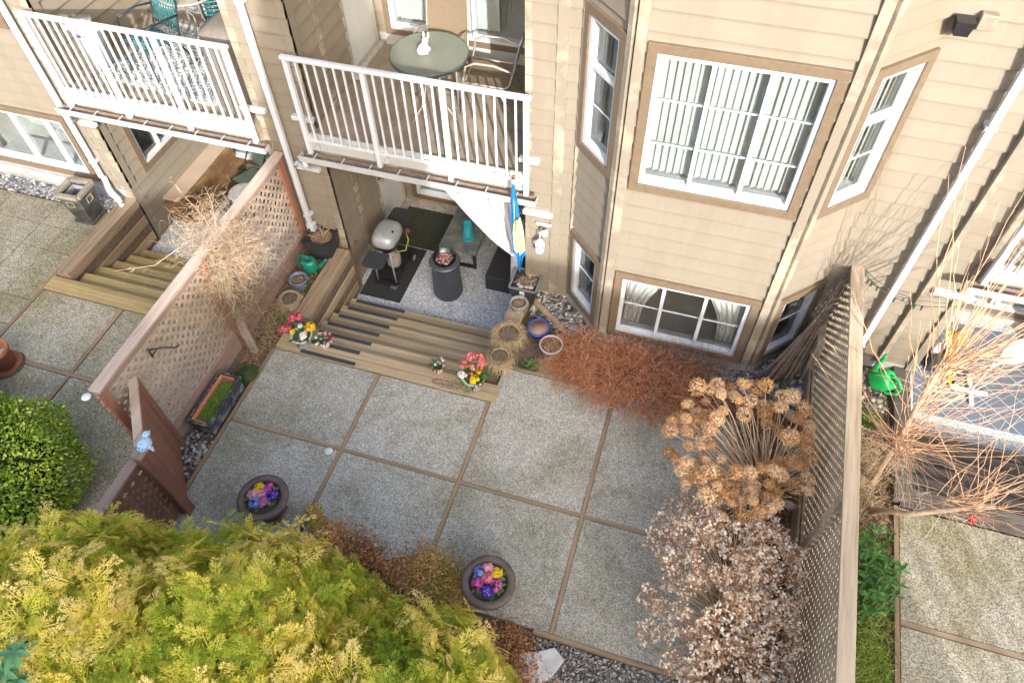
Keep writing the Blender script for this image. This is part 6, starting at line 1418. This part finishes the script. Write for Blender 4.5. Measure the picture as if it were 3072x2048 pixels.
spray(vn, [(-4.85, 4.35, 1.45), (-5.1, 4.2, 1.45), (-5.30, 3.98, 1.35), (-5.42, 3.80, 1.45), (-5.50, 3.70, 1.5)], .006, 8, .07, VB)
spray(vn, [(-4.75, 4.6, 1.45), (-4.62, 4.95, 1.35), (-4.50, 5.28, 1.0), (-4.45, 5.6, .55)], .005, 3, .06, VB)
spray(vn, [(-4.72, 4.6, 1.3), (-4.45, 4.8, .95), (-4.36, 4.85, .55), (-4.40, 4.7, .2)], .004, 3, .06, VB)
spray(vn, [(-4.70, 4.3, 1.2), (-4.55, 4.35, .7), (-4.58, 4.4, .0)], .009, 6, .15, VB, 'main_stem')
n = 500; P = np.array([-4.95, 4.5, 1.50]) + RNG.normal(0, 1, (n, 3)) * np.array([.14, .22, .10]); D = RNG.normal(0, 1, (n, 3)) + np.array([-.5, .1, .3]); V, F, v = strands(P, D, RNG.uniform(.06, .22, n), .1, .0022, 5, .16); arrmesh('side_shoots', V, F, v, TWIG, vn)

# ---- leaning branches by the bay
LB = 'cut branches leaning between the bay and the tan fence'
desc = ['thickest grey branch', 'dark knotty branch', 'long straight branch', 'pale split branch', 'thin bent branch', 'forked dark branch']
place = ['topmost on the bundle', 'lowest beside the bay sill', 'in the middle of the bundle', 'nearest the tan fence']
for i in range(22):
    t = i / 21; x0, y0 = 1.20 + .36 * t + U(-.03, .03), 5.30 + .10 * t + U(-.05, .05); x1, y1, z1 = 1.635 + .07 * t + U(-.03, .02), 5.62 + .26 * t + U(-.04, .04), 1.15 + .25 * random.random() - .2 * (1 - t)
    b = MB(); r_ = U(.009, .021); pts = []
    for k in range(8):
        q = k / 7; pts.append((x0 + (x1 - x0) * q + U(-.010, .010), y0 + (y1 - y0) * q + U(-.010, .010), .02 + z1 * q - .05 * math.sin(PI * q)))
    b.tube(pts, [r_ * (1.25 - .6 * k / 7) * U(.9, 1.1) for k in range(8)], 7); o = b.build('cut_branch', BARK, smooth=True)
    tag(o, 'bare grey brown branch in the bundle leaning between the bay and the tan fence', 'branch', LB)

# ---- pollarded bare tree on the right
pt = thing('pollard_tree', 'bare pollarded tree with fans of orange shoots right of the tan fence', 'tree', (2.45, 4.40, 0))
PB = mat('pollard_bark', (.44, .33, .22), (.30, .22, .15), 16, 6, .85, .5)
b = MB(); b.tube([(2.46, 4.36, -.1), (2.42, 4.34, .35), (2.40, 4.36, .80), (2.36, 4.40, 1.3), (2.32, 4.44, 1.95)], [.036, .030, .034, .022, .024], 12); b.blob((2.40, 4.34, .82), (.05, .05, .05), 12, 8, .3); b.blob((2.32, 4.44, 1.97), (.04, .04, .04), 12, 8, .3); b.build('trunk', PB, pt, smooth=True)
b = MB(); b.tube([(2.44, 4.05, -.05), (2.50, 3.90, .30), (2.62, 3.82, .48), (2.85, 3.84, .66), (3.05, 3.88, .78), (3.20, 3.90, .86)], [.034, .030, .027, .025, .028, .026], 10); b.blob((3.08, 3.89, .80), (.045, .042, .042), 10, 7, .3); b.build('low_limb', PB, pt, smooth=True)
b = MB(); b.tube([(3.08, 3.9, .80), (3.16, 4.02, .98)], [.028, .024], 9); b.build('cut_stub', PB, pt)
def fan(c, n, l0, l1, up_, cone, droop, m=ORANGE_T, rad=.0054, bias=(0, 0), spr=(.03, .03, .06)):
    a = RNG.uniform(0, 2 * PI, n); q = np.sqrt(RNG.random(n)) * cone; D = np.stack([q * np.cos(a) + bias[0], q * np.sin(a) + bias[1], np.full(n, up_)], -1)
    P = np.array(c)[None] + nrm(D) * .02 + RNG.normal(0, 1, (n, 3)) * np.array(spr); return strands(P, D, l0 + (l1 - l0) * RNG.random(n) ** 1.6, droop * RNG.uniform(.3, 1.6, n), rad, 9, .012, 4, .22, True)
def shoots(name, c, n, l0, l1, up_, cone, droop, **kw):
    V, F, v, Cc = fan(c, n, l0, l1, up_, cone, droop, **kw); gs = [(V, F, v)]
    m_ = n; i = RNG.integers(0, n, m_); j = RNG.integers(2, 8, m_); P = Cc[i, j]; D = (Cc[i, j] - Cc[i, j - 1]); D = nrm(D) + RNG.normal(0, .45, (m_, 3)); gs.append(strands(P, D, RNG.uniform(.08, .28, m_), .0, .0020, 4, .04, 3, .4))
    V, F, v = merge(*gs); arrmesh(name, V, F, v, ORANGE_T, pt)
shoots('shoots', (2.33, 4.43, 1.90), 58, .5, 1.75, .8, .95, -.22, bias=(.42, .22), spr=(.03, .03, .10))
shoots('shoots', (2.36, 4.40, 1.35), 34, .4, 1.3, .6, 1.1, -.22, bias=(.2, .1), spr=(.02, .02, .22))
shoots('shoots', (2.40, 4.34, .84), 66, .35, 1.45, .45, 1.15, -.12, bias=(.25, .0), spr=(.04, .05, .10))
shoots('shoots', (3.00, 3.89, .78), 40, .25, 1.15, .6, .9, -.15, bias=(.40, .12), spr=(.12, .03, .04))
V, F, v, _ = fan((2.42, 4.34, .72), 110, .2, .7, .1, 1.5, .7, rad=.0023, spr=(.05, .08, .18)); arrmesh('side_twigs', V, F, v, TWIG, pt)
V, F, v, _ = fan((2.85, 3.87, .70), 80, .12, .5, .15, 1.3, .5, rad=.0022, spr=(.22, .04, .06)); arrmesh('side_twigs', V, F, v, TWIG, pt)
V, F, v, _ = fan((2.35, 4.40, 1.6), 40, .15, .5, .3, 1.3, .2, rad=.0022); arrmesh('side_twigs', V, F, v, TWIG, pt)
rgb = thing('glass_bauble', 'red glass bauble hanging from the low limb of the bare tree', 'bauble', (3.10, 3.86, .60))
b = MB(); b.blob((3.10, 3.84, .64), (.045, .045, .05), 20, 14, 0); b.build('bulb', mat('red_glass', (.50, .02, .04), (.40, .015, .03), 6, 2, .08, coat=1), rgb, smooth=True)
b = MB(); b.tube([(3.10, 3.84, .69), (3.10, 3.87, .78)], .006, 6); b.build('cap', GALV, rgb)
sl_ = thing('string_lights', 'dark green string of small lights slung from the tan fence to the right balcony', 'string lights', (1.83, 5.92, 1.4))
def sag(p, q, s, n=16): p, q = Vector(p), Vector(q); return [p.lerp(q, i / n) - Vector((0, 0, s * 4 * (i / n) * (1 - i / n))) for i in range(n + 1)]
WG = mat('wire_green', (.02, .07, .045)); b = MB(); pts = sag((1.84, 5.90, 1.44), (2.88, 5.70, 1.50), .26) ; b.tube(pts, .004, 5); b.tube([p + Vector((.01, 0, .02)) for p in sag((1.84, 5.90, 1.44), (2.88, 5.70, 1.50), .20)], .003, 5); b.build('wire', WG, sl_)
for i in (2, 3, 6, 9, 10, 14): b = MB(); b.tube([pts[i], pts[i] + Vector((.0, -.01, -.05))], [.012, .008], 7); b.build('bulb', WG, sl_)
# hellebore, grass and weeds in the right strip
he = thing('hellebore', 'glossy green leafy clump beside the slabs right of the tan fence', 'plant', (2.45, 3.25, 0))
gP, gD, gN = [], [], []
for i in range(75):
    x, y, z = 2.40 + max(-.3, min(.22, RNG.normal(0, .12))), 3.22 + max(-.4, min(.4, RNG.normal(0, .22))), U(.06, .30)
    for j in range(5): a = 2 * PI * j / 6 + U(-.2, .2); gP.append((x, y, z)); gD.append((math.cos(a), math.sin(a), U(-.25, .25))); gN.append((U(-.3, .3), U(-.3, .3), 1))
leaves('foliage', he, np.array(gP), np.array(gD), np.array(gN), .088, GREEN, .36, .5)
gs_ = thing('grass_clump', 'arching yellow green grass clump at the lower right beside the tan fence', 'grass', (2.35, 2.45, 0), kind='stuff')
n = 3200; P = np.stack([2.36 + RNG.normal(0, .14, n), 2.35 + RNG.normal(0, .38, n), np.full(n, -.03)], -1); P[:, 0] = np.clip(P[:, 0], 1.9, 2.62); D = np.stack([RNG.normal(0, .8, n), RNG.normal(0, .8, n), np.ones(n)], -1); V, F, v = strands(P, D, RNG.uniform(.12, .36, n), .9, .0036, 6, .05); arrmesh('blades', V, F, v, GRASSG, gs_)
dg = thing('dry_grass', 'pale dry grass under the bare tree', 'grass', (2.3, 4.4, 0), kind='stuff')
n = 2200; P = np.stack([2.25 + RNG.normal(0, .16, n), 4.4 + RNG.normal(0, .5, n), np.full(n, -.03)], -1); P[:, 0] = np.clip(P[:, 0], 1.9, 2.62); D = np.stack([RNG.normal(0, .9, n), RNG.normal(0, .9, n), np.ones(n)], -1); V, F, v = strands(P, D, RNG.uniform(.08, .28, n), .7, .0022, 6, .08); arrmesh('blades', V, F, v, STRAW, dg)
for x, y, lb in ((2.40, 5.1, 'green weed near the bright green watering can'), (2.52, 3.75, 'green weed at the foot of the low limb')):
    r = thing('weed', lb, 'plant', (x, y, 0)); rosette(r, (0, 0, .03), .14, 90, .05, world=False, up_=1.1)
pebbles('pebble_bed', 'grey stones by the bright green watering can', [(1.9, 2.6, 5.3, 5.9, 1)], 240, .04, .09, -.03)
# tall conifer behind the viewer: its narrow shadow falls on the middle pier
def conifer(x, y, h, r, label):
    root = thing('conifer', label, 'tree', (x, y, -.05)); b = MB(); b.tube([(x, y, -.1), (x, y, h * .97)], [.16, .03], 8); b.build('trunk', BARK, root)
    n = 22000; t = RNG.random(n); a = RNG.uniform(0, 2 * PI, n); rr = r * np.minimum(1, (1 - t) * 5) ** .7 * RNG.uniform(.25, 1, n) ** .5; P = np.stack([x + rr * np.cos(a), y + rr * np.sin(a), .8 + t * (h - .8)], -1)
    D = np.stack([np.cos(a), np.sin(a), RNG.uniform(-.4, .6, n)], -1); T, F, tv = quad_t(.6); V, F, v = scatter(T, F, tv, axes(D, sphere_dirs(n), RNG.uniform(.18, .34, n)), P, RNG.random(n), .5); arrmesh('crown', V, F, v, BOX, root)
conifer(-3.93 + .534 * 15, YW - 15, 3.9 + .518 * 15, .70, 'tall narrow conifer across the garden that shades the middle pier')
